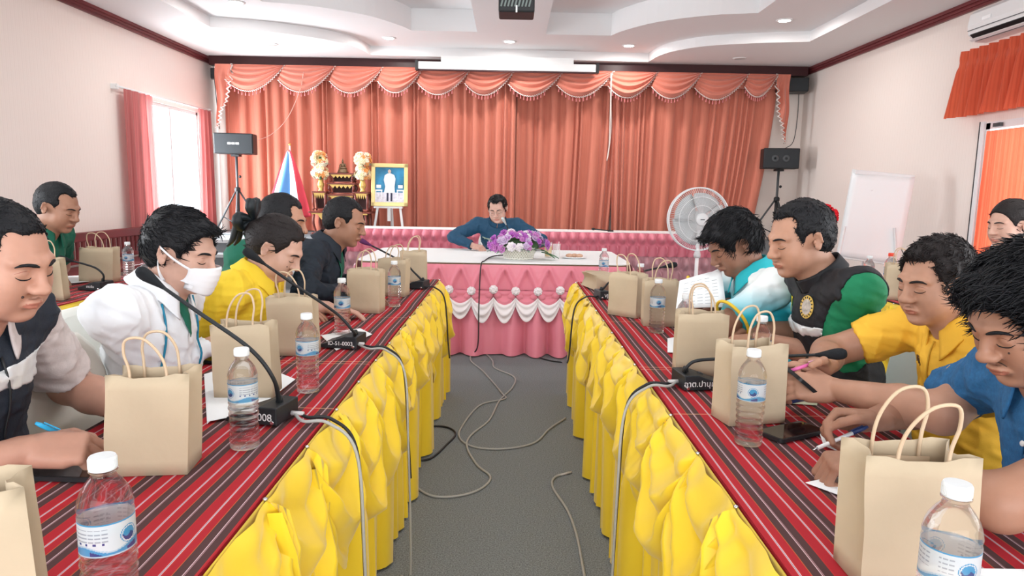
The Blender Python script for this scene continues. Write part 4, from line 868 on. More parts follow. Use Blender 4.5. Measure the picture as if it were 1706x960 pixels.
# flag on a short pole
t = thing('national_flag', 'red white and blue flag hanging furled on its pole beside the altar', 'flag', (-3.34, 10.60, SZ))
MB().tube([(0.02, 0, 0), (0.0, 0, 1.34)], 0.012, 10).build('pole', m_white, t, smooth=True); MB().ball((0, 0, 1.35), 0.02, 8, 6).build('finial', mat('gold', (0.75, 0.5, 0.15), 0.3, 1.0), t, smooth=True); MB().lathe([(0.12, 0), (0.12, 0.03), (0.03, 0.06)], 20).build('foot', m_dkgrey, t, smooth=True)
FC = [mat('flag_red', (0.66, 0.06, 0.09), 0.7), mat('flag_white', (0.85, 0.85, 0.88), 0.7), mat('flag_blue', (0.10, 0.26, 0.55), 0.7)]
def ff(u, v):   # bunched cloth: stripes run down the hang, widening to the foot
    wdt = 0.03+0.56*v**0.8; x = (0.36-u)*-wdt-0.02-0.20*v*(1-u)*0.6-0.06*v; return (x, 0.05*math.sin(u*13+v*2)*v-0.02, 1.28-1.0*v-0.05*math.sin(PI*u))
def fm(u, v): return 0 if u > 0.80 else (1 if u > 0.55 else (2 if u > 0.22 else (1 if u > 0.06 else 0)))
MB().grid(ff, 60, 26, mfn=fm).build('flag_cloth', FC, t, smooth=True, solid=0.002)
# altar table set (stacked carved tables), vases, statue
m_altar = mat('altar_wood', (0.16, 0.035, 0.025), 0.3, var=(14, 0.3)); m_gold = mat('altar_gold', (0.60, 0.40, 0.13), 0.35, 0.7)
m_dkred = mat('altar_recess', (0.05, 0.012, 0.010), 0.5)
def altar(x, y, z, w_, h_, d_, label):
    t = thing('altar_table', label, 'altar table', (x, y, z), 0, 'stacked altar tables')
    MB().box((0, 0, h_-0.012), (w_*1.08, d_*1.08, 0.024), bev=0.004).build('top', m_altar, t); MB().box((0, -d_*0.45, h_-0.035), (w_*0.98, 0.012, 0.02)).build('gilt_moulding', m_gold, t)
    for sx in (-1, 1):
        for sy in (-1, 1): MB().tube([(sx*w_*0.45, sy*d_*0.42, h_-0.03), (sx*w_*0.47, sy*d_*0.44, h_*0.5), (sx*w_*0.43, sy*d_*0.40, 0.04), (sx*w_*0.50, sy*d_*0.46, 0.018)], [0.016, 0.022, 0.014, 0.018], 8, smooth=3).build('leg', m_altar, t, smooth=True)
    mb = MB(); n = 5
    for k in range(n):   # gilt fretwork apron of pointed arches
        c = (k-(n-1)/2)*w_*0.16; mb.prism([(c-w_*0.075, 0), (c, -h_*0.22), (c+w_*0.075, 0)], -0.004, 0.004, Matrix.Translation((0, -d_*0.44, h_-0.045)) @ Matrix.Rotation(PI/2, 4, 'X'))
    mb.build('apron', m_gold, t); MB().box((0, d_*0.40, h_*0.5), (w_*0.86, 0.01, h_*0.8)).build('back_panel', m_dkred, t); MB().box((0, 0, h_*0.12), (w_*0.9, d_*0.8, 0.012)).build('shelf', m_altar, t); return t
AX = -2.59; AYC = 10.72
altar(AX, AYC, SZ, 0.86, 0.36, 0.42, 'wide carved altar base table with gilt apron')
altar(AX, AYC+0.04, SZ+0.361, 0.38, 0.26, 0.30, 'carved altar table standing between the two flower pedestals')
altar(AX, AYC+0.06, SZ+0.622, 0.40, 0.17, 0.25, 'carved altar table second from the top of the stack')
altar(AX, AYC+0.06, SZ+0.793, 0.36, 0.15, 0.22, 'topmost small altar table under the seated statue')
altar(AX-0.32, AYC-0.03, SZ+0.361, 0.20, 0.30, 0.22, 'small carved pedestal under the flower vase by the flag')
altar(AX+0.32, AYC-0.03, SZ+0.361, 0.20, 0.30, 0.22, 'small carved pedestal under the flower vase by the portrait')
t = thing('seated_statue', 'small dark bronze seated statue on top of the altar', 'statue', (AX, AYC+0.06, SZ+0.944)); m_brz = mat('bronze', (0.22, 0.15, 0.09), 0.4, 0.7)
MB().lathe([(0.085, 0), (0.09, 0.015), (0.07, 0.03), (0.075, 0.05), (0.06, 0.06)], 20, ell=(1, 0.75)).build('pedestal', m_brz, t, smooth=True)
mb = MB().ball((0, 0, 0.075), (0.068, 0.045, 0.022), 14, 8); mb.ball((0, 0.005, 0.115), (0.032, 0.024, 0.042), 12, 8); mb.ball((0, 0, 0.172), (0.017, 0.018, 0.022), 12, 8); mb.lathe([(0.012, 0.188), (0.008, 0.2), (0.001, 0.222)], 10)
for s in (-1, 1): mb.tube([(s*0.03, 0, 0.14), (s*0.046, -0.005, 0.105), (s*0.02, -0.035, 0.088)], [0.011, 0.009, 0.008], 8, smooth=3)
mb.build('figure', m_brz, t, smooth=True)
m_of = [mat('petal_orange', (0.85, 0.38, 0.12), 0.6), mat('petal_cream', (0.90, 0.78, 0.50), 0.6), mat('petal_yellowwhite', (0.92, 0.86, 0.70), 0.6)]
OF = [flower_mesh(6, 1.0, 2).mesh('bloom') for _ in range(3)]
for me, q in zip(OF, m_of): me.materials.append(q); me.polygons.foreach_set('use_smooth', [True]*len(me.polygons))
for sx, w_ in ((-1, 'by the flag'), (1, 'by the portrait')):
    t = thing('flower_vase', 'gold vase of orange and cream flowers on the pedestal %s' % w_, 'vase', (AX+sx*0.32, AYC-0.03, SZ+0.662), 0, 'altar flower vases')
    MB().lathe([(0.04, 0), (0.045, 0.01), (0.03, 0.03), (0.05, 0.075), (0.055, 0.11), (0.035, 0.15), (0.045, 0.175), (0.001, 0.175)], 20).build('vase', mat('vase_gold', (0.80, 0.55, 0.18), 0.35, 0.6), t, smooth=True)
    rr = random.Random(30+sx); MB().tube([(0, 0, 0.17), (0.0, 0, 0.52)], 0.02, 6).build('stems', m_leaf, t)
    for k in range(72):
        a = rr.uniform(0, 2*PI); top = k % 2; e = rr.uniform(-0.6, 1.2); d = Vector((math.cos(a)*math.cos(e), math.sin(a)*math.cos(e), math.sin(e)))
        c = Vector((0.0, 0, 0.27)) if not top else Vector((0.01*sx, 0, 0.47)); p = c+Vector((d.x*0.105, d.y*0.10, d.z*0.11))
        bloom(t, p, d+Vector((0, -0.4, 0)), rr.uniform(0.038, 0.055), OF[0 if (rr.random() < 0.42 and d.x > -0.2) else (1 if rr.random() < 0.5 else 2)])
    for k in range(10):
        a = rr.uniform(0, 2*PI); mb = MB(); leaf(mb, (0, 0, rr.choice((0.24, 0.42))), (math.cos(a), math.sin(a), 0.2), 0.15, 0.016); mb.build('leaf', m_leaf2, t, smooth=True, solid=0.001)
# framed portrait on a white easel
t = thing('easel', 'white wooden display easel behind the pink skirted tables', 'easel', (-1.88, 10.72, SZ))
for sx in (-1, 1): MB().tube([(sx*0.235, -0.02, 0), (sx*0.17, 0.05, 0.46), (sx*0.06, 0.11, 1.05)], 0.024, 4).build('leg', m_white, t)
MB().tube([(0, 0.36, 0), (0, 0.12, 1.05)], 0.024, 4).build('rear_leg', m_white, t); MB().box((0, 0.0, 0.435), (0.44, 0.09, 0.03)).build('ledge', m_white, t); MB().box((0, 0.05, 0.40), (0.05, 0.02, 0.36)).build('centre_post', m_white, t)
t = thing('framed_portrait', 'gold framed portrait of a figure in white standing against blue, on the easel', 'picture', (-1.855, 10.66, SZ+0.452)); t.rotation_euler = (A(-6), 0, A(1.5)); W_, H_ = 0.56, 0.65
m_gf = mat('gilt_frame', (0.80, 0.62, 0.28), 0.35, 0.35); mb = MB()
for c, d in (((0, 0, 0.03), (W_, 0.03, 0.06)), ((0, 0, H_-0.03), (W_, 0.03, 0.06)), ((-W_/2+0.03, 0, H_/2), (0.06, 0.03, H_)), ((W_/2-0.03, 0, H_/2), (0.06, 0.03, H_))): mb.box(c, d, bev=0.006)
mb.build('frame', m_gf, t); MB().box((0, 0.005, H_/2), (W_-0.1, 0.01, H_-0.1)).build('picture_ground', mat('picture_blue', (0.03, 0.20, 0.36), 0.3, var=(5, 0.45)), t)
MB().box((0, -0.002, 0.135), (W_-0.12, 0.004, 0.15)).build('picture_carpet', mat('picture_floor', (0.62, 0.60, 0.66), 0.4, var=(25, 0.2)), t)
PFm = mat('picture_robe', (0.78, 0.78, 0.80), 0.4); PSk = mat('picture_skin', (0.6, 0.45, 0.36), 0.5); y_ = -0.0045
mb = MB().prism([(-0.085, 0.20), (0.08, 0.20), (0.075, 0.30), (0.088, 0.42), (0.07, 0.475), (0.02, 0.50), (-0.03, 0.50), (-0.075, 0.47), (-0.088, 0.40), (-0.065, 0.30)], 0, 0.002, Matrix.Translation((0, y_, 0)) @ Matrix.Rotation(PI/2, 4, 'X')); mb.build('picture_figure', PFm, t)
MB().lathe([(0.0005, 0.002), (0.028, 0.002), (0.028, 0)], 16, Matrix.Translation((-0.003, y_, 0.53)) @ Matrix.Rotation(PI/2, 4, 'X'), ell=(0.85, 1.1)).build('picture_face', PSk, t)
mb = MB()
for sx in (-0.03, 0.03): mb.box((sx, y_-0.001, 0.14), (0.028, 0.002, 0.13))
mb.build('picture_trousers', mat('picture_dark', (0.03, 0.03, 0.06), 0.5), t)
for sx in (-1, 1):
    mb = MB(); mb.box((sx*0.165, y_, 0.24), (0.11, 0.002, 0.022)); mb.box((sx*0.165, y_, 0.30), (0.07, 0.002, 0.05))
    for q in (-0.045, 0.045): mb.box((sx*0.165+q, y_, 0.17), (0.014, 0.002, 0.13))
    mb.build('picture_side_table', PFm, t)
# small items on the stage-front tables
t = thing('lying_microphone', 'black microphone lying on the white cloth before the stage', 'microphone', (1.36, 10.05, 0.759)); MB().tube([(-0.14, 0, 0.03), (0.0, 0, 0.018), (0.1, 0, 0.012)], 0.008, 8).build('stem', m_black, t, smooth=True); MB().ball((-0.15, 0, 0.032), (0.03, 0.018, 0.018), 10, 6).build('head', m_black, t, smooth=True); MB().box((0.1, 0, 0.01), (0.08, 0.06, 0.02)).build('foot', m_black, t)
# standing fan
t = thing('standing_fan', 'white pedestal fan behind the man in the turquoise shirt', 'fan', (1.79, 6.5, 0), A(5)); m_fg = mat('fan_grey', (0.62, 0.63, 0.64), 0.4)
FZ, FR = 1.085, 0.295; m_cage = mat('fan_wire', (0.72, 0.73, 0.74), 0.35)
MB().lathe([(0.0005, 0.05), (0.06, 0.048), (0.20, 0.03), (0.22, 0.0)], 32).build('base', m_fg, t, smooth=True); MB().tube([(0, 0.05, 0.04), (0, 0.05, FZ-0.1)], 0.018, 12).build('pole', m_alu, t, smooth=True); MB().lathe([(0.03, 0), (0.034, 0.03), (0.022, 0.07)], 14, Matrix.Translation((0, 0.05, 0.72))).build('height_collar', m_fg, t, smooth=True)
TF = Matrix.Translation((0, 0, FZ)) @ Matrix.Rotation(PI/2, 4, 'X')
MB().lathe([(0.0005, -0.22), (0.06, -0.21), (0.075, -0.12), (0.06, -0.06)], 20, TF).build('motor', m_fg, t, smooth=True); MB().box((0, 0.08, FZ-0.09), (0.06, 0.08, 0.10), bev=0.01).build('neck', m_fg, t)
for zz, nm in ((0.0, 'front_guard'), (-0.09, 'rear_guard')):
    mb = MB(); dome = 0.07 if zz == 0 else -0.05
    for k in range(96):
        a = 2*PI*k/96; pts = [TF @ Vector((rr*math.cos(a), rr*math.sin(a), zz-0.045*(zz == 0)+dome*(1-(rr/FR)**3))) for rr in (0.06, 0.14, 0.21, 0.26, FR)]; mb.tube(pts, 0.0013, 4, caps=False)
    for rr in (0.13, 0.21, FR): mb.tube([TF @ Vector((rr*math.cos(2*PI*k/48), rr*math.sin(2*PI*k/48), zz-0.045*(zz == 0)+dome*(1-(rr/FR)**3))) for k in range(49)], 0.003 if rr < FR else 0.007, 6, caps=False)
    mb.build(nm, m_cage, t, smooth=True)
MB().lathe([(0.062, 0.012), (0.06, 0.035), (0.05, 0.04), (0.0005, 0.042)], 28, TF).build('badge_cap', m_fg, t, smooth=True); MB().box((0, -0.045, FZ), (0.04, 0.003, 0.008)).build('badge_mark', m_dkgrey, t)
m_blade = mat('fan_blade', (0.45, 0.47, 0.48), 0.3, alpha=1.0)
for k in range(5):
    a0 = 2*PI*k/5
    def bl(u, v):
        rr = 0.05+0.20*v; a = a0+(u-.5)*(1.15*(0.8+0.4*math.sin(PI*v*0.8))); return TF @ Vector((rr*math.cos(a), rr*math.sin(a), -0.05+0.05*(u-.5)))
    MB().grid(bl, 8, 8).build('blade', m_blade, t, smooth=True, solid=0.002)
# flip chart
t = thing('flip_chart', 'white flip chart with a paper pad standing near the right wall', 'flip chart', (3.90, 7.5, 0)); t.rotation_euler = (0, 0, A(-22))
R_ = Matrix.Rotation(A(-12), 3, 'X') @ Matrix.Rotation(A(6), 3, 'Y')
def fp(p): return R_ @ Vector(p)+Vector((0, 0, 0.62))
bd = MB().box(fp((0, 0, 0.5)), (0.62, 0.02, 1.0), R=R_, bev=0.005).build('board', m_white, t)
for k in range(4):
    def pg(u, v):
        b = 0.035*math.sin(PI*u)*0.3+0.02*(1-v)*k*0.3; return fp((-0.30+0.60*u, -0.016-0.003*k-0.012*math.sin(PI*v)*(0.5+u)-0.05*(1-v)**2*u*(k+1)*0.4, 0.95-0.93*v))
    MB().grid(pg, 10, 14).build('paper_sheet', m_paper, t, smooth=True, solid=0.0008)
MB().box(fp((0, -0.03, 0.965)), (0.56, 0.035, 0.05), R=R_, bev=0.008).build('clamp_bar', m_alu, t)
for sx in (-1, 1): MB().tube([(sx*0.24, 0.0, 1.0), (sx*0.36, -0.10, 0.0)], 0.013, 8).build('leg', m_alu, t, smooth=True)
MB().tube([(0, 0.12, 1.4), (0, 0.55, 0.0)], 0.013, 8).build('rear_leg', m_alu, t, smooth=True)
# red bunch of artificial flowers beside the flip chart
t = thing('red_bouquet', 'bunch of red fabric flowers on a stand beside the flip chart', 'bouquet', (2.90, 6.4, 0)); m_rose = mat('red_petal', (0.72, 0.015, 0.03), 0.6); RM = flower_mesh(7, 1.0).mesh('bloom'); RM.materials.append(m_rose)
rr = random.Random(8)
MB().lathe([(0.13, 0), (0.13, 0.02), (0.02, 0.05), (0.018, 0.95), (0.06, 1.08), (0.0005, 1.08)], 16).build('stand', mat('red_satin', (0.66, 0.02, 0.05), 0.5), t, smooth=True)
for k in range(34):
    a, e = rr.uniform(0, 2*PI), rr.uniform(-0.7, 1.4); d = Vector((math.cos(a)*math.cos(e), math.sin(a)*math.cos(e), math.sin(e))); bloom(t, Vector((0, 0, 1.13))+d*0.085, d, 0.05, RM)
# carved bench along the window wall
t = thing('wooden_bench', 'dark red carved wooden bench with a slatted back along the window wall', 'bench', (-4.42, 7.85, 0))
MB().box((0, 0, 0.40), (0.5, 2.6, 0.05), bev=0.01).build('seat', m_maroon, t); MB().box((-0.22, 0, 0.74), (0.05, 2.6, 0.10), bev=0.01).build('top_rail', m_maroon, t); MB().box((-0.22, 0, 0.48), (0.04, 2.6, 0.05)).build('lower_rail', m_maroon, t)
for k in range(26): MB().box((-0.22, -1.22+k*0.0976, 0.59), (0.025, 0.045, 0.22)).build('slat', m_maroon, t)
for sx in (-1, 1):
    for y in (-1.25, 0, 1.25): MB().box((sx*0.21, y, 0.19), (0.06, 0.06, 0.38)).build('leg', m_maroon, t)
for y in (-1.27, 1.27): MB().box((0, y, 0.62), (0.5, 0.06, 0.05), bev=0.01).build('armrest', m_maroon, t)
# padded dark red chairs at the window side, behind the outer table
# ================================================================== PEOPLE: smooth implicit bodies meshed into continuous surfaces
def _np(v): return np.array([v[0], v[1], v[2]], dtype=np.float32)
class SDF:
    def __init__(s, h): s.h = h; s.ops = []
    def ell(s, c, r, R=None, k=0.015, sub=False):
        r = np.array(r, dtype=np.float32) if not isinstance(r, (int, float)) else np.array([r]*3, dtype=np.float32)
        Rn = np.array(R, dtype=np.float32) if R is not None else np.eye(3, dtype=np.float32)
        ext = np.sqrt(((Rn*r)**2).sum(1)); c = _np(c)
        s.ops.append(('e', (c, r, Rn), k, sub, c-ext, c+ext)); return s
    def cap(s, a, b, ra, rb, k=0.015, sub=False, cut=None, flat=None):
        a, b = _np(a), _np(b); m = max(ra, rb)
        s.ops.append(('c', (a, b, ra, rb, cut, flat), k, sub, np.minimum(a, b)-m, np.maximum(a, b)+m)); return s
    def chain(s, pts, rs, k=0.01, **kw):
        for i in range(len(pts)-1): s.cap(pts[i], pts[i+1], rs[i], rs[i+1], k, **kw)
        return s
    def plane(s, p, n):   # remove everything on the +n side
        s.ops.append(('p', (_np(p), _np(Vector(n).normalized())), 0, True, None, None)); return s
    def evaluate(s, disp=None, lo=None, hi=None):
        h = s.h; pos = [o for o in s.ops if not o[3]]
        if lo is None: lo = np.min([o[4] for o in pos], 0)-3*h-0.012; hi = np.max([o[5] for o in pos], 0)+3*h+0.012
        n = np.ceil((hi-lo)/h).astype(int)+1; V = np.full(n, 0.08, dtype=np.float32)
        ax = [lo[i]+h*np.arange(n[i], dtype=np.float32) for i in range(3)]
        for kind, a, k, sub, l, u in s.ops:
            if kind == 'p':
                d = (ax[0]-a[0][0])[:, None, None]*a[1][0]+(ax[1]-a[0][1])[None, :, None]*a[1][1]+(ax[2]-a[0][2])[None, None, :]*a[1][2]; V = np.maximum(V, d); continue
            mg = k+2.5*h+0.01; i0 = np.clip(np.floor((l-mg-lo)/h).astype(int), 0, n-1); i1 = np.clip(np.ceil((u+mg-lo)/h).astype(int)+1, 1, n)
            if np.any(i1 <= i0): continue
            sl = tuple(slice(i0[q], i1[q]) for q in range(3)); X = ax[0][sl[0]][:, None, None]; Y = ax[1][sl[1]][None, :, None]; Z = ax[2][sl[2]][None, None, :]
            if kind == 'e':
                c, r, R = a; x, y, z = X-c[0], Y-c[1], Z-c[2]
                q = [(R[0, j]*x+R[1, j]*y+R[2, j]*z)/r[j] for j in range(3)]; k0 = np.sqrt(q[0]**2+q[1]**2+q[2]**2)+1e-9
                k1 = np.sqrt((q[0]/r[0])**2+(q[1]/r[1])**2+(q[2]/r[2])**2)+1e-9; D = k0*(k0-1)/k1
            else:
                A_, B_, ra, rb, cut, flat = a; ba = B_-A_; bb = float(ba @ ba)+1e-12
                x, y, z = X-A_[0], Y-A_[1], Z-A_[2]; t = np.clip((x*ba[0]+y*ba[1]+z*ba[2])/bb, 0, 1)
                ex, ey, ez = x-t*ba[0], y-t*ba[1], z-t*ba[2]
                if flat is not None:   # squash along a direction
                    fd, fs = flat; w_ = (ex*fd[0]+ey*fd[1]+ez*fd[2])*(1/fs-1); ex, ey, ez = ex+w_*fd[0], ey+w_*fd[1], ez+w_*fd[2]
                D = np.sqrt(ex**2+ey**2+ez**2)-(ra+(rb-ra)*t)
                if cut is not None:
                    cp, cn = cut; D = np.maximum(D, (X-cp[0])*cn[0]+(Y-cp[1])*cn[1]+(Z-cp[2])*cn[2])
            W_ = V[sl]
            if sub:
                D = -D; hh = np.clip(0.5-0.5*(W_-D)/max(k, 1e-5), 0, 1); V[sl] = W_+(D-W_)*hh+k*hh*(1-hh)
            else:
                hh = np.clip(0.5+0.5*(D-W_)/max(k, 1e-5), 0, 1); V[sl] = D+(W_-D)*hh-k*hh*(1-hh)
        if disp is not None:
            m = np.abs(V) < 0.03; ii = np.nonzero(m); P = [ax[q][ii[q]] for q in range(3)]; V[ii] += disp(*P)
        return V, lo
    def mesh(s, disp=None, **kw):
        V, lo = s.evaluate(disp, **kw); return surface_nets(V, lo, s.h)
def surface_nets(V, lo, h):
    S = V < 0; n = V.shape
    c = np.zeros(tuple(q-1 for q in n), dtype=np.int8); offs = [(i, j, k) for i in (0, 1) for j in (0, 1) for k in (0, 1)]
    sl = lambda o: tuple(slice(o[q], n[q]-1+o[q]) for q in range(3))
    for o in offs: c += S[sl(o)]
    act = (c > 0) & (c < 8); I = np.nonzero(act); N_ = len(I[0]); ids = np.full(act.shape, -1, dtype=np.int32); ids[I] = np.arange(N_)
    pos = np.zeros((N_, 3), dtype=np.float32); cnt = np.zeros(N_, dtype=np.float32); base = np.stack(I, 1).astype(np.float32)
    vals = {o: V[I[0]+o[0], I[1]+o[1], I[2]+o[2]] for o in offs}
    for a in offs:
        for q in range(3):
            if a[q] == 0:
                b = tuple(1 if w_ == q else a[w_] for w_ in range(3)); va, vb = vals[a], vals[b]; m = (va < 0) != (vb < 0)
                t = va[m]/(va[m]-vb[m]); p = np.tile(np.array(a, dtype=np.float32), (len(t), 1)); p[:, q] = t; pos[m] += p; cnt[m] += 1
    P = lo+h*(base+pos/np.maximum(cnt, 1)[:, None]); Fs = []
    for q, (u, v) in enumerate(((1, 2), (2, 0), (0, 1))):
        a = [slice(None)]*3; b = [slice(None)]*3; a[q] = slice(0, -1); b[q] = slice(1, None)
        s0, s1 = S[tuple(a)], S[tuple(b)]; J = np.stack(np.nonzero(s0 != s1), 1)
        ok = (J[:, u] > 0) & (J[:, v] > 0) & (J[:, u] < n[u]-1) & (J[:, v] < n[v]-1); J = J[ok]
        def cell(du, dv):
            K = J.copy(); K[:, u] += du; K[:, v] += dv; return ids[K[:, 0], K[:, 1], K[:, 2]]
        quad = np.stack([cell(-1, -1), cell(0, -1), cell(0, 0), cell(-1, 0)], 1); ins = s0[J[:, 0], J[:, 1], J[:, 2]]
        quad[~ins] = quad[~ins][:, ::-1]; Fs.append(quad)
    F_ = np.concatenate(Fs); F_ = F_[(F_ >= 0).all(1)]; return P, F_
def np_mesh(name, P, F_, mats, mi=None):
    me = bpy.data.meshes.new(name); me.vertices.add(len(P)); me.vertices.foreach_set('co', P.astype(np.float32).ravel())
    me.loops.add(F_.size); me.loops.foreach_set('vertex_index', F_.astype(np.int32).ravel()); me.polygons.add(len(F_))
    me.polygons.foreach_set('loop_start', np.arange(0, F_.size, 4, dtype=np.int32))
    for m in mats: me.materials.append(m)
    if mi is not None: me.polygons.foreach_set('material_index', mi.astype(np.int32))
    me.polygons.foreach_set('use_smooth', np.ones(len(F_), dtype=bool)); me.update(calc_edges=True); me.validate(); return me
def link(name, me, parent=None, **k):
    o = bpy.data.objects.new(name, me); COL.objects.link(o); o.parent = parent; return tag(o, **k)
def join_nets(parts):
    Ps, Fs, b = [], [], 0
    for P, F_ in parts: Ps.append(P); Fs.append(F_+b); b += len(P)
    return np.concatenate(Ps), np.concatenate(Fs)
def bvh_of(P, F_): return BVHTree.FromPolygons([tuple(p) for p in P], [tuple(f) for f in F_])
def wav(seed, amp, freq, stretch=(1, 1, 1), n=7, ridged=False):
    """cheap cloth/hair relief: warped sine waves"""
    r = np.random.RandomState(seed); K = r.normal(size=(n, 3))*freq/np.array(stretch); ph = r.uniform(0, 6.28, n)
    def f(x, y, z):
        o = 0
        for k, p in zip(K, ph):
            s_ = np.sin(k[0]*x+k[1]*y+k[2]*z+p+1.3*np.sin(0.6*(k[1]*x-k[0]*y+k[2]*z))); o = o+((2*np.sqrt(np.abs(s_))-1.2) if ridged else s_)
        return (amp/n*1.8)*o
    return f
SKIN = {}
def skin(name, col):
    m = mat('skin_'+name, col, 0.48, spec=0.35, sss=0.12, bump=(220, 0.10, 0.0008), var=(26, 0.07)); l = mat('lips_'+name, (col[0]*0.86, col[1]*0.62, col[2]*0.62), 0.42, spec=0.4); return m, l
m_hair = mat('hair_black', (0.007, 0.007, 0.009), 0.55, spec=0.28, bump=(160, 0.8, 0.003)); m_hair2 = mat('hair_dark_brown', (0.014, 0.010, 0.010), 0.55, spec=0.28, bump=(160, 0.8, 0.003))
def head_frame(az, pitch, roll=0):
    a, p = A(az), A(pitch); f = Vector((math.cos(a)*math.cos(p), math.sin(a)*math.cos(p), -math.sin(p))); l = Vector((-math.sin(a), math.cos(a), 0)); u = f.cross(l)
    R = Matrix.Rotation(A(roll), 3, f); return rotm(f, R @ l, R @ u)
def add_head(S, hc, R, sc, p):
    T = lambda x, y, z: hc+R @ Vector((x, y, z))*sc
    Rn = np.array(R)
    def E_(c, r, k=0.014, sub=False, rot=None): S.ell(T(*c), tuple(q*sc for q in r), np.array(R @ rot) if rot is not None else Rn, k*sc, sub)
    jw, ck, fat = p.get('jaw', 1), p.get('cheek', 1), p.get('fat', 0)
    E_((-.014, 0, .030), (.096, .0765, .084)); E_((.030, 0, -.012), (.058, .063, .080), 0.02)
    E_((.026, 0, -.062), (.052, .055*jw, .046), 0.025); E_((.064, 0, -.094), (.021, .026*jw, .018), 0.028)
    E_((.0, 0, -.055), (.05, .060*jw, .045), 0.025)
    for s in (-1, 1):
        E_((.050, s*.038, -.030), (.030*ck, .026*ck, .030*ck), 0.022); E_((.045, s*.036, -.058), (.026*ck, .022*ck, .028), 0.025)
        if fat: E_((.035, s*.045, -.075), (.03*fat, .022*fat, .03*fat), 0.03)
        S.cap(T(.088, s*.010, .022), T(.071, s*.046, .021), .0095*sc, .0085*sc, .014*sc)
        E_((.0985, s*.031, .001), (.014, .019, .0105), 0.012, True)
        E_((.0745, s*.0315, .000), (.0125, .0165, .0115), 0.004)                      # closed lid over the eyeball
        S.cap(T(.0855, s*.020, -.0105), T(.077, s*.044, -.0090), .0028*sc, .0024*sc, .006*sc)   # lower lid
        E_((.097, s*.0145, -.0325), (.0125, .0085, .0085), 0.006)
        S.cap(T(.1045, s*.0065, -.0420), T(.1005, s*.0075, -.036), .0028*sc, .002*sc, .003*sc, sub=True)
        er = Matrix.Rotation(s*0.32, 3, 'Z') @ Matrix.Rotation(-0.2, 3, 'Y')
        E_((-.012, s*.0805, -.004), (.0185, .0065, .031), 0.006, rot=er); E_((-.004, s*.086, .000), (.0105, .0075, .0185), 0.005, True, rot=er)
        E_((-.002, s*.080, -.006), (.006, .006, .008), 0.004, rot=er)
        S.cap(T(-.018, s*.087, .020), T(-.022, s*.088, -.010), .0032*sc, .003*sc, .004*sc)
    nz = p.get('nose', 1.0)
    S.cap(T(.089, 0, .014), T(.103, 0, -.024), .0075*sc, .0098*nz*sc, .012*sc); E_((.1065, 0, -.0305), (.0125*nz, .0125*nz, .0105), 0.008)
    lp = p.get('lip', 1.0)
    for s in (-1, 1):
        S.chain([T(.0950, 0, -.0605), T(.0925, s*.010, -.0605), T(.0835, s*.0240, -.0650)], [.0052*lp*sc, .0054*lp*sc, .0026*sc], .006*sc)
        S.chain([T(.0912, 0, -.0722), T(.0885, s*.010, -.0718), T(.0815, s*.0215, -.0670)], [.0060*lp*sc, .0058*lp*sc, .0025*sc], .006*sc)
    for s in (-1, 1): S.chain([T(.0995, 0, -.0665), T(.0955, s*.012, -.0662), T(.0865, s*.025, -.0664)], [.0016*sc, .0017*sc, .0014*sc], .0025*sc, sub=True)
    E_((.088, 0, -.083), (.008, .02, .006), 0.012, True)
    return T
def lip_mask(P, F_, hc, R, sc):
    C = P[F_].mean(1); L = (C-_np(hc)) @ np.array(R)/sc; dz = L[:, 2]+0.0665; w_ = 0.0245
    top = 0.0095*(1-(L[:, 1]/w_)**2)*(1-0.18*np.exp(-(L[:, 1]/0.004)**2)); bot = -0.0125*(1-(L[:, 1]/w_)**2); return ((L[:, 0] > .074) & (np.abs(L[:, 1]) < w_) & (dz < top) & (dz > bot)).astype(np.int32)
def hand_pose(name):
    # per finger: (base, mid, tip) curl in degrees for index..little, then thumb (out, curl)
    return {'flat': ([(12, 18, 12), (12, 20, 14), (14, 22, 14), (16, 24, 16)], (38, 12)), 'relax': ([(22, 34, 22), (26, 38, 24), (30, 42, 26), (34, 44, 26)], (34, 22)), 'pen': ([(48, 42, 20), (54, 58, 30), (62, 68, 40), (66, 70, 40)], (30, 38)), 'fist': ([(62, 84, 50), (66, 88, 52), (68, 88, 52), (68, 86, 50)], (22, 50)), 'hold': ([(34, 50, 34), (38, 54, 36), (42, 56, 36), (46, 58, 36)], (44, 26))}[name]
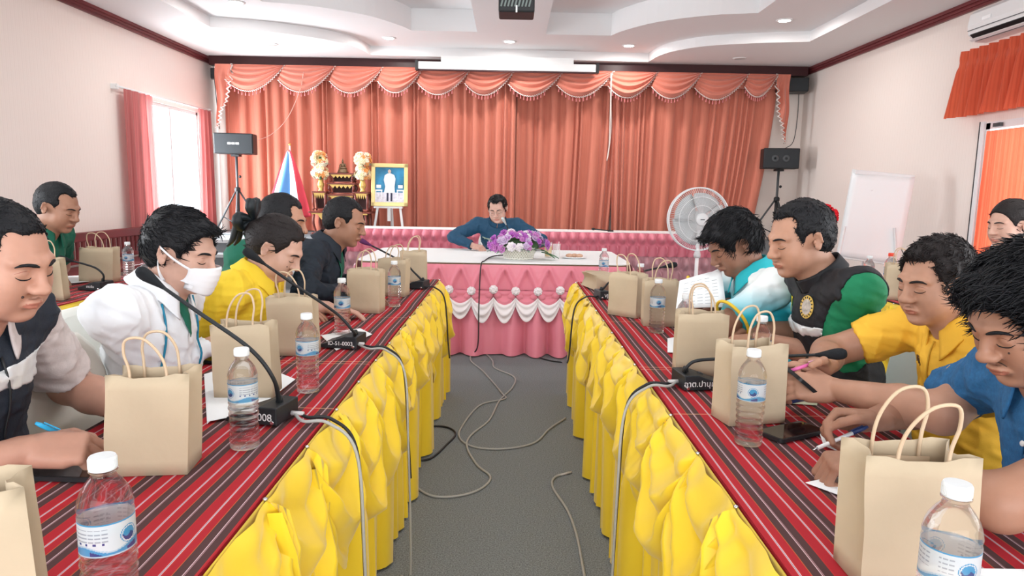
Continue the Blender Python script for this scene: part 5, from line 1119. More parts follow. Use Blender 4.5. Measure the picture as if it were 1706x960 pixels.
def add_hand(S, w_, d, up, side, pose, sc=1.0):
    """w_ wrist, d along the hand, up = back of the hand, side=+1 when the thumb is on the left of d seen from the back"""
    d = Vector(d).normalized(); up = (Vector(up)-d*Vector(up).dot(d)).normalized(); lat = up.cross(d)*side; w_ = Vector(w_); fl = (_np(up), 0.62)
    H = lambda x, y, z: w_+d*(x*sc)+lat*(y*sc)+up*(z*sc)
    S.cap(H(-.02, 0, 0), H(.03, .004, 0), .0255*sc, .026*sc, .012, flat=fl)
    for y in (.026, .009, -.009, -.026): S.cap(H(.022, y*.75, 0), H(.086, y, .0015), .0155*sc, .0118*sc, .010)
    S.cap(H(.015, .02, -.008), H(.05, .036, -.010), .017*sc, .013*sc, .012); S.cap(H(.015, -.022, -.006), H(.06, -.028, -.005), .015*sc, .012*sc, .012)
    cur, th = hand_pose(pose); segs = ((.040, .026, .021), (.045, .029, .022), (.042, .027, .022), (.033, .021, .019)); ys = (.027, .009, -.009, -.026); tips = []
    for q in range(4):
        a = 0; p = Vector((.088, ys[q], 0)); sp = A((6, 1, -3, -8)[q]); rr = (.0092, .0095, .009, .0080)[q]; pts = [H(*p)]
        for L_, c in zip(segs[q], cur[q]):
            a += A(c); p = p+Vector((math.cos(a)*L_*math.cos(sp), math.sin(sp)*L_*math.cos(a), -math.sin(a)*L_)); pts.append(H(*p))
        S.chain(pts, [rr*1.08*sc, rr*sc, rr*.92*sc, rr*.78*sc], .0025); tips.append(pts[-1])
    o, c = A(th[0]), A(th[1]); p = Vector((.022, .032, -.010)); pts = [H(*p)]; a = o
    for L_, q in ((.040, 0.0), (.032, c), (.026, c*.8)):
        a -= q; p = p+Vector((math.cos(a)*L_, math.sin(a)*L_, -.30*L_)); pts.append(H(*p))
    S.chain(pts, [.0145*sc, .0115*sc, .0105*sc, .0085*sc], .004); tips.append(pts[-1]); return tips
def ik(S_, W_, pole, l1=0.285, l2=0.255):
    S_, W_ = Vector(S_), Vector(W_); d = W_-S_; D = d.length; k = max(1.0, D/(l1+l2)*1.004); l1, l2 = l1*k, l2*k; n = d/D; a = (l1*l1-l2*l2+D*D)/(2*D); h_ = math.sqrt(max(0, l1*l1-a*a))
    pl = Vector(pole); pl = (pl-n*pl.dot(n)).normalized(); return S_+n*a+pl*h_
def person(label, pelvis, neck, head, az, hd, arms, top, skin_c, hair, h=0.0045, sc=1.0, face=None, bulk=1.0, shw=0.185, trousers=None, seed=0, eyes=True, legs=True, group='people seated at the meeting'):
    """hd = head (azimuth, pitch, roll); arms = {'L': (wrist, hand_dir, hand_up, pole, pose), 'R': ...}; top = clothing"""
    face = face or {}; head = Vector(head); fw = Vector((math.cos(A(az)), math.sin(A(az)), 0)); nb, nd, pb = face.get('post', (.085, .114, .125)); neck = head-fw*(nb*sc)-Vector((0, 0, nd*sc)); pelvis = Vector((neck.x-fw.x*pb, neck.y-fw.y*pb, .53)); lf = Vector((-fw.y, fw.x, 0)); root = thing('person', label, 'person', (pelvis.x, pelvis.y, 0), 0, group)
    O = Vector((pelvis.x, pelvis.y, 0)); inv = -O
    def put(name, P, F_, mats, parent, mi=None, **k):
        return link(name, np_mesh(name, P-_np(O if parent is root else O), F_, mats, mi), parent, **k)
    R = head_frame(*hd); T = lambda x, y, z: head+R @ Vector((x, y, z))*sc
    ms, ml = skin(*skin_c)
    sp = (neck-pelvis); spn = sp.normalized(); Rt = rotm(lf.cross(spn).normalized(), lf, spn)
    lean = lf.cross(spn).normalized(); chest = pelvis+sp*0.70-lean*0.015; belly = pelvis+sp*0.34+lean*0.01*bulk
    sh = {q: neck-spn*0.040+lf*(s*shw)-lean*0.022 for q, s in (('L', 1), ('R', -1))}
    for q in sh:
        if q in arms and len(arms[q]) > 5: sh[q] = sh[q]+Vector(arms[q][5])
    def over_table(p):   # table footprints: inner rows, outer rows, head table
        ax = abs(p.x); return (0.42 < ax < 1.0 and 0.4 < p.y < 4.42) or (2.1 < ax < 2.74 and 2.28 < p.y < 4.32) or (-1.25 < p.x < 1.0 and 5.48 < p.y < 6.76)
    def elbow(q):   # lowest natural elbow whose arm stays above the table
        s = 1 if q == 'L' else -1; best = None
        for bk, la, dn in ((0, 0, 0), (.8, .4, -.7), (.9, .45, -.45), (1, .5, -.2), (1, .6, .0), (.9, .8, .15), (.6, 1, .3), (.3, 1, .5)):
            pole = Vector(arms[q][3]) if not (bk or la) else -fw*bk+lf*(s*la)+Vector((0, 0, dn)); e = ik(sh[q], arms[q][0], pole); W_ = Vector(arms[q][0])
            pts = [(e.lerp(W_, k/8), .046-.016*k/8) for k in range(9)]+[(sh[q].lerp(e, k/8), .066) for k in range(9)]
            bad = sum(max(0, 0.758+r-p.z) for p, r in pts if over_table(p))
            if best is None or bad < best[0]-1e-4: best = (bad, e)
            if bad < .004: break
        return best[1]
    el = {q: elbow(q) for q in arms}
    # -------- body: head and neck, arms with hands, trunk
    S = SDF(h); add_head(S, head, R, sc, face)
    S.cap(T(-.030, 0, -.050), neck+spn*0.0, .050*sc, .057*sc, .03); S.cap(T(.005, 0, -.085), neck+lean*0.03, .036*sc, .045*sc, .03); S.cap(neck-spn*0.02, chest+spn*0.05, .06, .075, .03)
    Ph, Fh = S.mesh(); parts = [(Ph, Fh)]; tips = {}
    for q, a in arms.items():
        S = SDF(h); W_ = Vector(a[0]); s = 1 if q == 'R' else -1
        S.cap(sh[q], el[q], .052*bulk**.5, .043*bulk**.5, .02); mid = el[q].lerp(W_, 0.35); S.cap(el[q], mid, .043*bulk**.5, .042*bulk**.5, .02); S.cap(mid, W_, .042*bulk**.5, .027, .015)
        if a[4]: tips[q] = add_hand(S, W_, a[1], a[2], s, a[4], 1.0 if not face.get('hand') else face['hand'])
        parts.append(S.mesh())
    S = SDF(0.014); S.ell(pelvis, (.13, .165, .11), np.array(Rt)); S.ell(belly, (.105*bulk, .14*bulk, .16), np.array(Rt), .05); S.ell(chest, (.105, .15, .16), np.array(Rt), .05); S.cap(sh['L'], sh['R'], .045, .045, .04); parts.append(S.mesh())
    Pb, Fb = join_nets(parts); mi = np.zeros(len(Fb), dtype=np.int32); mi[:len(Fh)] = lip_mask(Ph, Fh, head, R, sc)
    body = put('body', Pb, Fb, [ms, ml], root, mi); bv = bvh_of(Ph, Fh)
    # -------- brows and lashes lie on the face
    def onface(y, z, lift=0.0006):
        o = T(.2, y, z); d = (R @ Vector((-1, 0, 0))); hit = bv.ray_cast(o, d); return (hit[0]+hit[1]*lift) if hit[0] is not None else T(.09, y, z)
    mh = hair.get('mat', m_hair)
    if eyes:
        for s in (-1, 1):
            b = MB().tube([onface(s*y, z)-O for y, z in ((.012, .0175), (.020, .0200), (.031, .0215), (.042, .0200), (.050, .0150))], [.0018, .0038, .0038, .0030, .0010], 6, smooth=3); b.build('eyebrow', mh, root, smooth=True)
            MB().tube([onface(s*y, z)-O for y, z in ((.0165, -.0075), (.023, -.0100), (.032, -.0108), (.041, -.0092), (.0475, -.0050))], [.0005, .0011, .0013, .0012, .0004], 5, smooth=3).build('eyelashes', m_hair, root, smooth=True)
            MB().tube([onface(s*y, z, 0.0002)-O for y, z in ((.018, .0035), (.025, .0065), (.033, .0072), (.042, .0050), (.048, .0010))], [.0003, .0005, .0006, .0005, .0003], 4, smooth=3).build('lid_crease', ml, root, smooth=True)
    for (y, z, r_) in face.get('moles', ()): MB().ball(onface(y, z)-O, r_, 8, 5).build('mole', mat('mole', (0.05, 0.025, 0.02), 0.6), root, smooth=True)
    if face.get('moustache'):
        for s in (-1, 1): MB().tube([onface(s*y, z)-O for y, z in ((.003, -.050), (.012, -.0515), (.021, -.056))], [.0006, .0014, .0005], 5, smooth=3).build('moustache', mat('thin_moustache', (0.06, 0.035, 0.03), 0.8), root, smooth=True)
    # -------- hair
    S = SDF(h*1.0); Rn = np.array(R); th = hair.get('th', .012); E_ = lambda c, r, k=.02, sub=False: S.ell(T(*c), tuple(q*sc for q in r), Rn, k*sc, sub)
    E_((-.016, 0, .034), (.096+th*.8, .0765+th*.75, .084+hair.get('top', th))); E_((-.045, 0, .0), (.066+th*.5, .066+th*.6, .075)) if hair.get('back', 1) else None
    for c, r in hair.get('extra', ()): E_(c, r, .02)
    fl = hair.get('line', 0.0)+.010; E_((.112, 0, -.034+fl), (.087, hair.get('wide', .106), .100), hair.get('soft', .014), True)
    for s in (-1, 1): E_((.004, s*.088, -.012), (.028, .030, .040), .006, True)
    if hair.get('recede'):
        for s in (-1, 1): E_((.075, s*.045, .062), tuple(q*hair['recede'] for q in (.045, .026, .035)), .01, True)
    S.plane(T(0, 0, -.030+hair.get('nape', 0)), R @ Vector((.5, 0, -1)))
    nf, na = hair.get('noise', (70, .0030)); Ph2, Fh2 = S.mesh(wav(seed+3, na, nf))
    hm = put('hair', Ph2, Fh2, [mh], root)
    ns = hair.get('strands', 0)
    if ns:   # tapered locks growing along the scalp
        me = hm.data; vn = np.zeros(len(me.vertices)*3, dtype=np.float32); me.vertices.foreach_get('normal', vn); vn = vn.reshape(-1, 3); rng = np.random.RandomState(seed); idx = rng.randint(0, len(Ph2), ns); mb = MB()
        crown = T(-.055, 0, .095); dirf = hair.get('dir', (1, 0, 0.1)); df = R @ Vector(dirf); L0 = hair.get('len', .035); lift = hair.get('lift', .35)
        for i in idx:
            p = Vector(Ph2[i]); nv = Vector(vn[i]); fo = (p-crown)*4+df*hair.get('df', 0.5)+Vector(rng.normal(size=3))*0.35; fo = (fo-nv*fo.dot(nv)); fo = fo.normalized() if fo.length > 1e-4 else df
            L_ = L0*rng.uniform(.6, 1.25); sag = R @ Vector((0, 0, -1))*hair.get('sag', .2)
            q0 = p-nv*0.002; q1 = q0+(fo+nv*lift)*L_*.45; q2 = q1+(fo+nv*lift*.6+sag)*L_*.4; q3 = q2+(fo+nv*lift*.15+sag*1.8)*L_*.3; a_ = rng.uniform(.0012, .0024)
            mb.tube([q0-O, q1-O, q2-O, q3-O], [a_, a_*.9, a_*.6, .0002], 3, caps=False)
        mb.build('hair_locks', mh, hm, smooth=True, kind='stuff')
    # -------- clothing
    hc = max(h, 0.0055)
    def torso(S, off, kk=.05, sleeve=None, lowcut=True):
        Rtn = np.array(Rt); S.ell(pelvis, (.135+off, .175+off, .12+off), Rtn, kk); S.ell(belly, (.115*bulk+off, .150*bulk+off, .17), Rtn, kk); S.ell(chest, (.112*bulk**.3+off, .160*bulk**.3+off, .165), Rtn, kk)
        for q, s in (('L', 1), ('R', -1)):
            if q in sh: S.cap(neck-spn*0.03+lf*(s*.045), sh[q], .052+off, .055+off, .03); S.cap(chest+spn*.05+lf*(s*.05), sh[q], .08+off*.5, .06+off, .04)
        if sleeve:
            for q in arms:
                e, s_, W_ = el[q], sh[q], Vector(arms[q][0])
                if sleeve == 'long':
                    d = (W_-e).normalized(); cp = e.lerp(W_, .93); S.cap(s_, e, .063*bulk**.4+off, .056+off, .03); S.cap(e, W_, .056+off, .038+off, .02, cut=(_np(cp), _np(d)))
                else:
                    d = (e-s_).normalized(); cp = s_.lerp(e, sleeve); S.cap(s_, e, .060*bulk**.4+off, .060*bulk**.4+off+0.004, .03, cut=(_np(cp), _np(d)))
        if lowcut: S.plane(pelvis-Vector((0, 0, .06)), (0, 0, -1))
        return S
    def armhole(S, q, s):
        S.cap(sh[q]+lf*(s*.060), sh[q]+lf*(s*.25)-Vector((0, 0, .05)), .070, .12, .010, sub=True)
        if q in el: S.cap(sh[q]+lf*(s*.045)+(el[q]-sh[q])*.15, el[q], .072, .082, .010, sub=True)
    wr = top.get('wrinkle', .0035)*1.5; fold = wav(seed+11, wr*1.1, 20, (1, 1, 1.5), 5, True); fold2 = wav(seed+12, wr*.45, 60, (1, 1, .5)); dsp = lambda x, y, z: fold(x, y, z)+fold2(x, y, z)
    S = torso(SDF(hc), .006, sleeve=top['sleeve']); Pt, Ft = S.mesh(dsp); shirt = put(top.get('name', 'shirt'), Pt, Ft, [top['mat']], root); cb = bvh_of(Pt, Ft)
    if top.get('vest'):
        S = torso(SDF(hc), .016, kk=.05)
        for q, s in (('L', 1), ('R', -1)):   # arm holes and open neck
            armhole(S, q, s)
        Pv, Fv = S.mesh(dsp); put('vest', Pv, Fv, [top['vest']], root); cb = bvh_of(Pv, Fv)
        if top.get('strip'):
            a, b = top['strip']; S = torso(SDF(hc), .0185, kk=.05); c_ = pelvis+sp*a; S.plane(c_, -spn); S.plane(pelvis+sp*b, spn)
            for q, s in (('L', 1), ('R', -1)): armhole(S, q, s)
            Ps, Fs = S.mesh(dsp)
            if len(Fs): put('reflective_strip', Ps, Fs, [mat('reflective', (0.72, 0.74, 0.75), 0.3, 0.35, bump=(150, 0.2))], root)
    # collar: lofted band folded over, open at the throat
    if top.get('collar'):
        ax = (T(-.02, 0, -.05)-neck).normalized(); ax = (ax+spn).normalized(); xl = (lean-ax*lean.dot(ax)).normalized(); yl = ax.cross(xl); co = neck+ax*top.get('cz', 0.008); op = top.get('open', .30); cm = top['collar']; r0 = .066*sc
        def col(u, v):
            a = op+(2*PI-2*op)*u; front = max(0, math.cos(a)); tip = max(0, 1-min(u, 1-u)*9); rr = r0+.006+(.030+.010*tip)*v**1.2; z = .036*(1-v)**1.2-.012*v-front*.030-.030*tip*v
            if v < 0.15: rr = r0+.002+v*.03
            return co+xl*(rr*math.cos(a)*1.02+0.004)+yl*(rr*math.sin(a)*.98)+ax*(z+.008)-O
        MB().grid(col, 48, 10).build('collar', cm, root, smooth=True, solid=0.004)
    if top.get('stand'):
        ax = (T(-.02, 0, -.05)-neck).normalized(); xl = (lean-ax*lean.dot(ax)).normalized(); yl = ax.cross(xl)
        MB().grid(lambda u, v: neck+xl*((.077*sc+.006*(1-v))*math.cos(.04+(2*PI-.08)*u)+.004)+yl*((.077*sc+.006*(1-v))*math.sin(.04+(2*PI-.08)*u))+ax*(-.012+.048*v)-O, 48, 6).build('stand_collar', top['stand'], root, smooth=True, solid=0.005)
    P = dict(root=root, O=O, T=T, R=R, onface=onface, bvh=cb, sh=sh, el=el, fw=fw, lf=lf, spn=spn, lean=lean, neck=neck, chest=chest, pelvis=pelvis, tips=tips, head=head, sp=sp)
    def onchest(side, t, lift=0.002):   # point on the front of the garment, side in m towards the left, t along the spine
        o = pelvis+sp*t+lf*side+lean*0.5; hit = cb.ray_cast(o, -lean)
        return (hit[0]+hit[1]*lift, hit[1]) if hit[0] is not None else (o-lean*.38, lean)
    P['onchest'] = onchest
    if top.get('placket'):
        pm = top['placket']; pts = [onchest(0.0, t_)[0]-O for t_ in (.93, .88, .82, .76, .70)] if top.get('short_placket', True) else [onchest(0.0, t_)[0]-O for t_ in (.93, .85, .75, .65, .55, .45, .35)]
        MB().tube(pts, .0022, 6, smooth=3).build('placket', pm, root, smooth=True)
    for (sd, tt) in top.get('buttons', ()):
        c, nv = onchest(sd, tt, .003); fx, fy, fz = frame_of(nv); MB().lathe([(.0005, .0012), (.0055, .0015), (.006, 0)], 12, Matrix.Translation(c-O) @ rotm(fx, fy, fz).to_4x4()).build('button', m_white, root, smooth=True)
    # -------- seated legs
    if legs:
        S = SDF(0.014); kz = 0.50; tm = trousers or mat('trousers_dark', (0.02, 0.022, 0.03), 0.8)
        for s in (-1, 1):
            hp = pelvis+lf*(s*.085)-Vector((0, 0, .03)); kn = hp+fw*.40+lf*(s*.05); kn.z = kz; an = kn+fw*.03; an.z = .09; S.cap(hp, kn, .085, .062, .04); S.cap(kn, an, .060, .045, .02)
        P_, F_ = S.mesh(); put('trousers', P_, F_, [tm], root)
        for s in (-1, 1):
            kn = pelvis+lf*(s*.085)+fw*.43+lf*(s*.05); kn.z = 0; S = SDF(0.01); S.cap(kn+Vector((0, 0, .035))-fw*.04, kn+Vector((0, 0, .03))+fw*.15, .036, .034, .01); S.plane(kn+Vector((0, 0, .002)), (0, 0, -1)); P_, F_ = S.mesh(); put('shoe', P_, F_, [m_black], root)
    return P
# ------------------------------------------------------------------ covered banquet chairs
m_cover = mat('chair_cover', (0.78, 0.79, 0.74), 0.7, bump=(25, 0.15)); m_cover2 = mat('chair_cover_cream', (0.76, 0.72, 0.64), 0.7, bump=(25, 0.15)); m_cdark = mat('chair_frame_dark', (0.03, 0.03, 0.035), 0.5)
def chair(x, y, rz, label, m=m_cover, dark=False):
    """local +X faces the table"""
    t = thing('banquet_chair', label, 'chair', (x, y, 0), rz, 'covered banquet chairs')
    pts = [(-0.19, 0.0), (0.19, 0.0), (0.205, 0.25), (0.20, 0.36), (0.175, 0.43), (0.13, 0.475), (0.06, 0.495), (-0.06, 0.495), (-0.13, 0.475), (-0.175, 0.43), (-0.20, 0.36), (-0.205, 0.25)]
    T = Matrix.Translation((-0.20, 0, 0.455)) @ Matrix.Rotation(A(-9), 4, 'Y') @ rotm((0, 1, 0), (0, 0, 1), (1, 0, 0)).to_4x4()
    o = MB().prism(pts, -0.03, 0.03, T).build('backrest', m, t, smooth=True, sharp=50); b = o.modifiers.new('bevel', 'BEVEL'); b.width = 0.02; b.segments = 3
    o = MB().box((0, 0, 0.43), (0.44, 0.43, 0.05), bev=0.015).build('seat', m, t)
    if not dark:
        def cov(u, v):
            a = u*4; e = int(a) % 4; f = a-int(a); s = 0.215+0.02*v; P_ = [(-s+2*s*f, -s), (s, -s+2*s*f), (s-2*s*f, s), (-s, s-2*s*f)][e]; return (P_[0], P_[1], 0.42-0.40*v)
        MB().grid(cov, 32, 6).build('seat_skirt', m, t, smooth=True, sharp=50)
    for sx in (-1, 1):
        for sy in (-1, 1): MB().tube([(sx*0.18, sy*0.18, 0.41), (sx*0.19, sy*0.19, 0.0)], 0.012, 8).build('leg', m_cdark, t)
    return t
# ------------------------------------------------------------------ the cast
def V(x, y, z): return Vector((x, y, z))
def patch(P, name, m, rows, lift=0.004, n=8, solid=0.0015):
    """cloth piece lying on the front of a garment: rows of (t along spine, side from, side to)"""
    g = []
    for t_, a, b in rows: g += [P['onchest'](a+(b-a)*k/n, t_, lift)[0]-P['O'] for k in range(n+1)]
    mb = MB(); w_ = n+1; mb.add(g, [(j*w_+i, j*w_+i+1, (j+1)*w_+i+1, (j+1)*w_+i) for j in range(len(rows)-1) for i in range(n)]); return mb.build(name, m, P['root'], smooth=True, solid=solid)
def rowsl(t0, t1, f, n=10): return [(t0+(t1-t0)*k/n,)+tuple(f(k/n)) for k in range(n+1)]
tan, tan2, tan3, fair, deep = ('tan', (0.44, 0.235, 0.158)), ('brown', (0.34, 0.172, 0.112)), ('ruddy', (0.47, 0.25, 0.18)), ('fair', (0.55, 0.33, 0.255)), ('deep', (0.28, 0.135, 0.088))
m_navy = mat('navy_vest', (0.014, 0.020, 0.032), 0.75, bump=(300, 0.3)); m_blackv = mat('black_vest', (0.012, 0.012, 0.015), 0.7, bump=(300, 0.3)); m_plaid = mat('grey_check_shirt', (0.56, 0.50, 0.49), 0.8, bump=(260, 0.2), var=(60, 0.10))
m_wjack = mat('white_jacket', (0.80, 0.83, 0.87), 0.55, bump=(40, 0.15)); m_yelp = mat('yellow_polo', (0.82, 0.58, 0.035), 0.75, bump=(350, 0.25)); m_yelo = mat('amber_polo', (0.86, 0.49, 0.045), 0.75, bump=(350, 0.25))
m_green = mat('green_polo', (0.008, 0.20, 0.085), 0.75, bump=(350, 0.25)); m_dgreen = mat('dark_green_polo', (0.008, 0.12, 0.075), 0.75, bump=(350, 0.25)); m_djack = mat('dark_jacket', (0.012, 0.019, 0.030), 0.7, bump=(200, 0.2)); m_teal = mat('teal_jacket', (0.012, 0.062, 0.125), 0.65, bump=(200, 0.2)); m_denim = mat('blue_denim', (0.020, 0.115, 0.27), 0.8, bump=(420, 0.5), var=(130, 0.16))
def grad_shirt():
    m = bpy.data.materials.new('turquoise_white_shirt'); m.use_nodes = True; nt = m.node_tree; b = nt.nodes['Principled BSDF']; b.inputs['Roughness'].default_value = 0.7
    tc = nt.nodes.new('ShaderNodeTexCoord'); sp = nt.nodes.new('ShaderNodeSeparateXYZ'); nt.links.new(tc.outputs['Object'], sp.inputs[0]); r = nt.nodes.new('ShaderNodeValToRGB'); e = r.color_ramp.elements
    e[0].position = 0.88; e[0].color = (0.02, 0.52, 0.66, 1); e[1].position = 0.985; e[1].color = (0.82, 0.86, 0.86, 1); nt.links.new(sp.outputs[2], r.inputs[0]); nt.links.new(r.outputs[0], b.inputs['Base Color']); return m
m_grad = grad_shirt()
short = dict(th=.007, top=.008, strands=1300, len=.012, lift=.16, sag=.0, df=.2, noise=(80, .0012))
# left row ------------------------------------------------------------------------------
L1 = person('man in a navy vest over a check shirt, writing with a blue pen', (-1.36, 1.42, .52), (-1.04, 1.335, 1.015), aty(-2, 432, 1.30), 0, (-6, 17, 2),
    {'R': (atz(52, 748, .808), (.93, .30, -.10), (.1, -.55, .8), (-.45, -.5, -.9), 'pen'), 'L': (atz(232, 690, .785), (.95, -.3, -.05), (0, .1, 1), (-.45, .5, -.9), 'flat')},
    dict(mat=m_plaid, sleeve=.80, vest=m_navy, strip=(.76, .855), collar=m_plaid, open=.34, name='shirt'), tan3, dict(short, th=.005, top=.004, line=.014, strands=2600, recede=.7), h=.0034, seed=1, face=dict(cheek=1.15, jaw=1.1, fat=.8, moles=((-.030, -.046, .0028),)), sc=.94, bulk=1.12)
MB().tube([P_-L1['O'] for P_ in (L1['onchest'](0, t, .003)[0] for t in (.88, .8, .7, .6, .5, .4))], .0022, 6, smooth=3).build('zip', m_black, L1['root'], smooth=True)
pw = L1['tips']['R']; pen((pw[0]+pw[4])/2+V(.010, .005, -.005), (pw[0]+pw[4])/2+V(-.085, -.065, .085), 'light blue pen in the hand of the man in the navy vest', (mat('pen_sky', (0.25, 0.6, 0.8), 0.25), m_pblue))
L2 = person('man in a white jacket and white face mask', (-1.40, 2.09, .52), (-1.075, 2.03, 1.005), aty(303, 420, 2.0), 0, (-6, 14, 0),
    {'R': (atz(352, 574, .805), (.95, .25, -.1), (0, -.2, 1), (-.45, -.5, -.9), 'relax'), 'L': (atz(415, 540, .815), (.95, -.2, -.1), (0, .1, 1), (-.45, .5, -.9), 'relax')},
    dict(mat=m_wjack, sleeve='long', collar=m_wjack, open=.5, wrinkle=.006, name='jacket'), fair, dict(th=.012, top=.018, line=.006, extra=(((.050, 0, .080), (.050, .056, .026)),), strands=2200, len=.026, lift=.12, sag=.04, dir=(1, 0, .1), df=1.0, noise=(60, .0025)), h=.0042, seed=2, sc=.97, face=dict(post=(.07, .112, .08)))
patch(L2, 'undershirt', m_dgreen, rowsl(.99, .74, lambda k: (-.042*(1-k)-.003, .042*(1-k)+.003)), lift=.006)
for s, nm in ((-1, 'piping'), (1, 'piping')): MB().tube([L2['onchest'](s*(.085+.02*t), .95-.45*t, .004)[0]-L2['O'] for t in (0, .2, .4, .6, .8, 1)], .0032, 6, smooth=3).build(nm, mat('teal_piping', (0.01, 0.20, 0.33), 0.6), L2['root'], smooth=True)
m_mask = mat('white_face_mask', (0.80, 0.80, 0.83), 0.8, bump=(90, 0.15)); g = []
for j in range(15):
    for i in range(25):
        y = -.066+.132*i/24; e = abs(y)/.066; z = -.014-.012*e*e-(.094-.036*e*e)*j/14; q = L2['onface'](y*.96, z, .003); lx = L2['R'].transposed() @ (q-L2['head'])/.97
        tz = (z+.034)/.07; bul = .030+(.094-.016*max(0, -tz)**1.5-.010*max(0, tz))*(max(0, 1-e**2.4))**.62; fx_ = max(lx.x if abs(lx.x) < .115 and e > .45 else 0, bul)
        g.append(L2['head']+L2['R'] @ Vector((fx_+.0014*math.sin(j*2.2)*(1-e), y, z))*.97-L2['O'])
mk = MB().add(g, [(j*25+i, j*25+i+1, (j+1)*25+i+1, (j+1)*25+i) for j in range(14) for i in range(24)]).build('face_mask', m_mask, L2['root'], smooth=True, solid=0.002)
for s in (-1, 1):
    T = L2['T']
    for z0, z1 in ((-.03, .018), (-.085, -.022)): MB().grid(lambda u, v, s=s, z0=z0, z1=z1: Vector(L2['onface'](s*.060, z0+.008*(v-.5)))*(1-u)+T(-.016, s*.088, z1+.006*(v-.5))*u+(L2['R'] @ Vector((.0, s*.010*math.sin(PI*u), 0)))-L2['O'], 10, 2).build('ear_loop', m_mask, mk, smooth=True, solid=0.0015)
L3 = person('woman in a yellow polo shirt with her hair tied in a black bow', (-1.36, 2.60, .50), (-1.08, 2.545, .985), aty(462, 413, 2.5), 0, (-6, 30, 0),
    {'R': (V(-.93, 2.45, .80), (.95, .2, -.1), (0, -.1, 1), (-.25, -.8, -.6), 'flat'), 'L': (atz(545, 512, .80), (.97, .1, -.12), (0, .1, 1), (-.45, .5, -.9), 'flat')},
    dict(mat=m_yelp, sleeve=.78, collar=m_yelp, open=.32, placket=mat('yellow_seam', (0.55, 0.38, 0.02), 0.8), wrinkle=.005), fair, dict(th=.010, top=.011, line=.008, extra=(((-.10, 0, .015), (.045, .045, .045)), ((-.06, 0, .0), (.06, .07, .07))), nape=-.02, recede=.5, strands=500, len=.03, lift=.02, dir=(-1, 0, 0), df=2.0, noise=(50, .0012), mat=m_hair2), h=.0042, seed=3, face=dict(cheek=1.1, jaw=1.02, fat=.6, moles=((-.046, -.030, .0022),)), sc=.93, bulk=1.12, shw=.165)
bw = MB(); T = L3['T']; O = L3['O']
for a, b, c in ((-.165, .035, .085), (-.17, -.045, .02), (-.15, .04, .0), (-.155, -.03, .09)):
    bw.tube([T(-.135, 0, .045)-O, T((a-.135)/2-.02, b*.8, c+.02)-O, T(a, b, c)-O, T((a-.135)/2, b*.5, c-.02)-O, T(-.135, 0, .04)-O], [.010, .017, .020, .015, .009], 8, smooth=4)
for b in (-.012, .022): bw.tube([T(-.14, 0, .04)-O, T(-.175, b, .0)-O, T(-.165, b*1.4, -.06)-O, T(-.17, b*1.6, -.095)-O], [.012, .014, .011, .004], 8, smooth=4)
bw.build('hair_bow', mat('black_ribbon', (0.008, 0.012, 0.015), 0.5, bump=(120, 0.4)), L3['root'], smooth=True)
wt = V(-.93, 2.45, .80); MB().tube([Vector(wt)-O+V(-.03, .03*math.cos(a), .03*math.sin(a)) for a in [2*PI*k/20 for k in range(21)]], .005, 6).build('watch_strap', m_black, L3['root'], smooth=True)
L4 = person('man in a green shirt half hidden behind the woman in yellow', (-1.50, 3.15, .52), (-1.22, 3.15, 1.04), aty(472, 368, 3.06), 0, (0, 10, 0),
    {'R': (V(-.95, 2.92, .80), (1, .1, -.1), (0, 0, 1), (-.45, -.5, -.9), 'flat'), 'L': (V(-.95, 3.12, .80), (1, -.1, -.1), (0, 0, 1), (-.45, .5, -.9), 'flat')},
    dict(mat=m_dgreen, sleeve=.75, collar=m_dgreen), tan, dict(short, strands=700, recede=.8), h=.0055, seed=4, sc=.97)
patch(L4, 'pocket_print', m_white, rowsl(.66, .64, lambda k: (.05, .11), 2), lift=.003)
L5 = person('man in a dark jacket over a green shirt, looking down', (-1.35, 3.62, .52), (-1.05, 3.575, 1.005), aty(575, 370, 3.6), 0, (-4, 15, 0),
    {'R': (atz(590, 492, .80), (.97, .2, -.1), (0, -.1, 1), (-.45, -.5, -.9), 'flat'), 'L': (V(-.86, 3.82, .81), (.97, -.1, -.1), (0, .1, 1), (-.45, .5, -.9), 'flat')},
    dict(mat=m_djack, sleeve='long', collar=m_djack, open=.45, name='jacket', wrinkle=.005), tan2, dict(short, line=.010, strands=1200, recede=.95), h=.005, seed=5, sc=1.03)
patch(L5, 'undershirt', m_dgreen, rowsl(.98, .40, lambda k: (-.05*(1-k)-.012, .05*(1-k)+.012)), lift=.006); patch(L5, 'lanyard', m_white, rowsl(.66, .52, lambda k: (-.016, -.009), 5), lift=.012)
LB = person('man in a green polo leaning over the outer table by the bench', (-2.98, 3.86, .52), (-2.66, 3.80, 1.06), aty(97, 346, 3.75), 0, (-4, 18, 0),
    {'R': (V(-2.58, 3.62, .80), (.97, .2, -.1), (0, 0, 1), (-.45, -.5, -.9), 'flat'), 'L': (V(-2.62, 3.85, .80), (.97, -.1, -.1), (0, 0, 1), (-.45, .5, -.9), 'flat')},
    dict(mat=m_dgreen, sleeve=.72, collar=m_dgreen), tan2, dict(short, strands=1500, line=.012, recede=1.05), h=.005, seed=6, sc=1.08, bulk=1.1)
t_, n_ = LB['onchest'](-.07, .72, .003); fx, fy, fz = frame_of(n_); text_obj('shirt_print', 'OOL', .035, m_white, LB['root'], t_-LB['O'], rotm(fx, fy, fz))
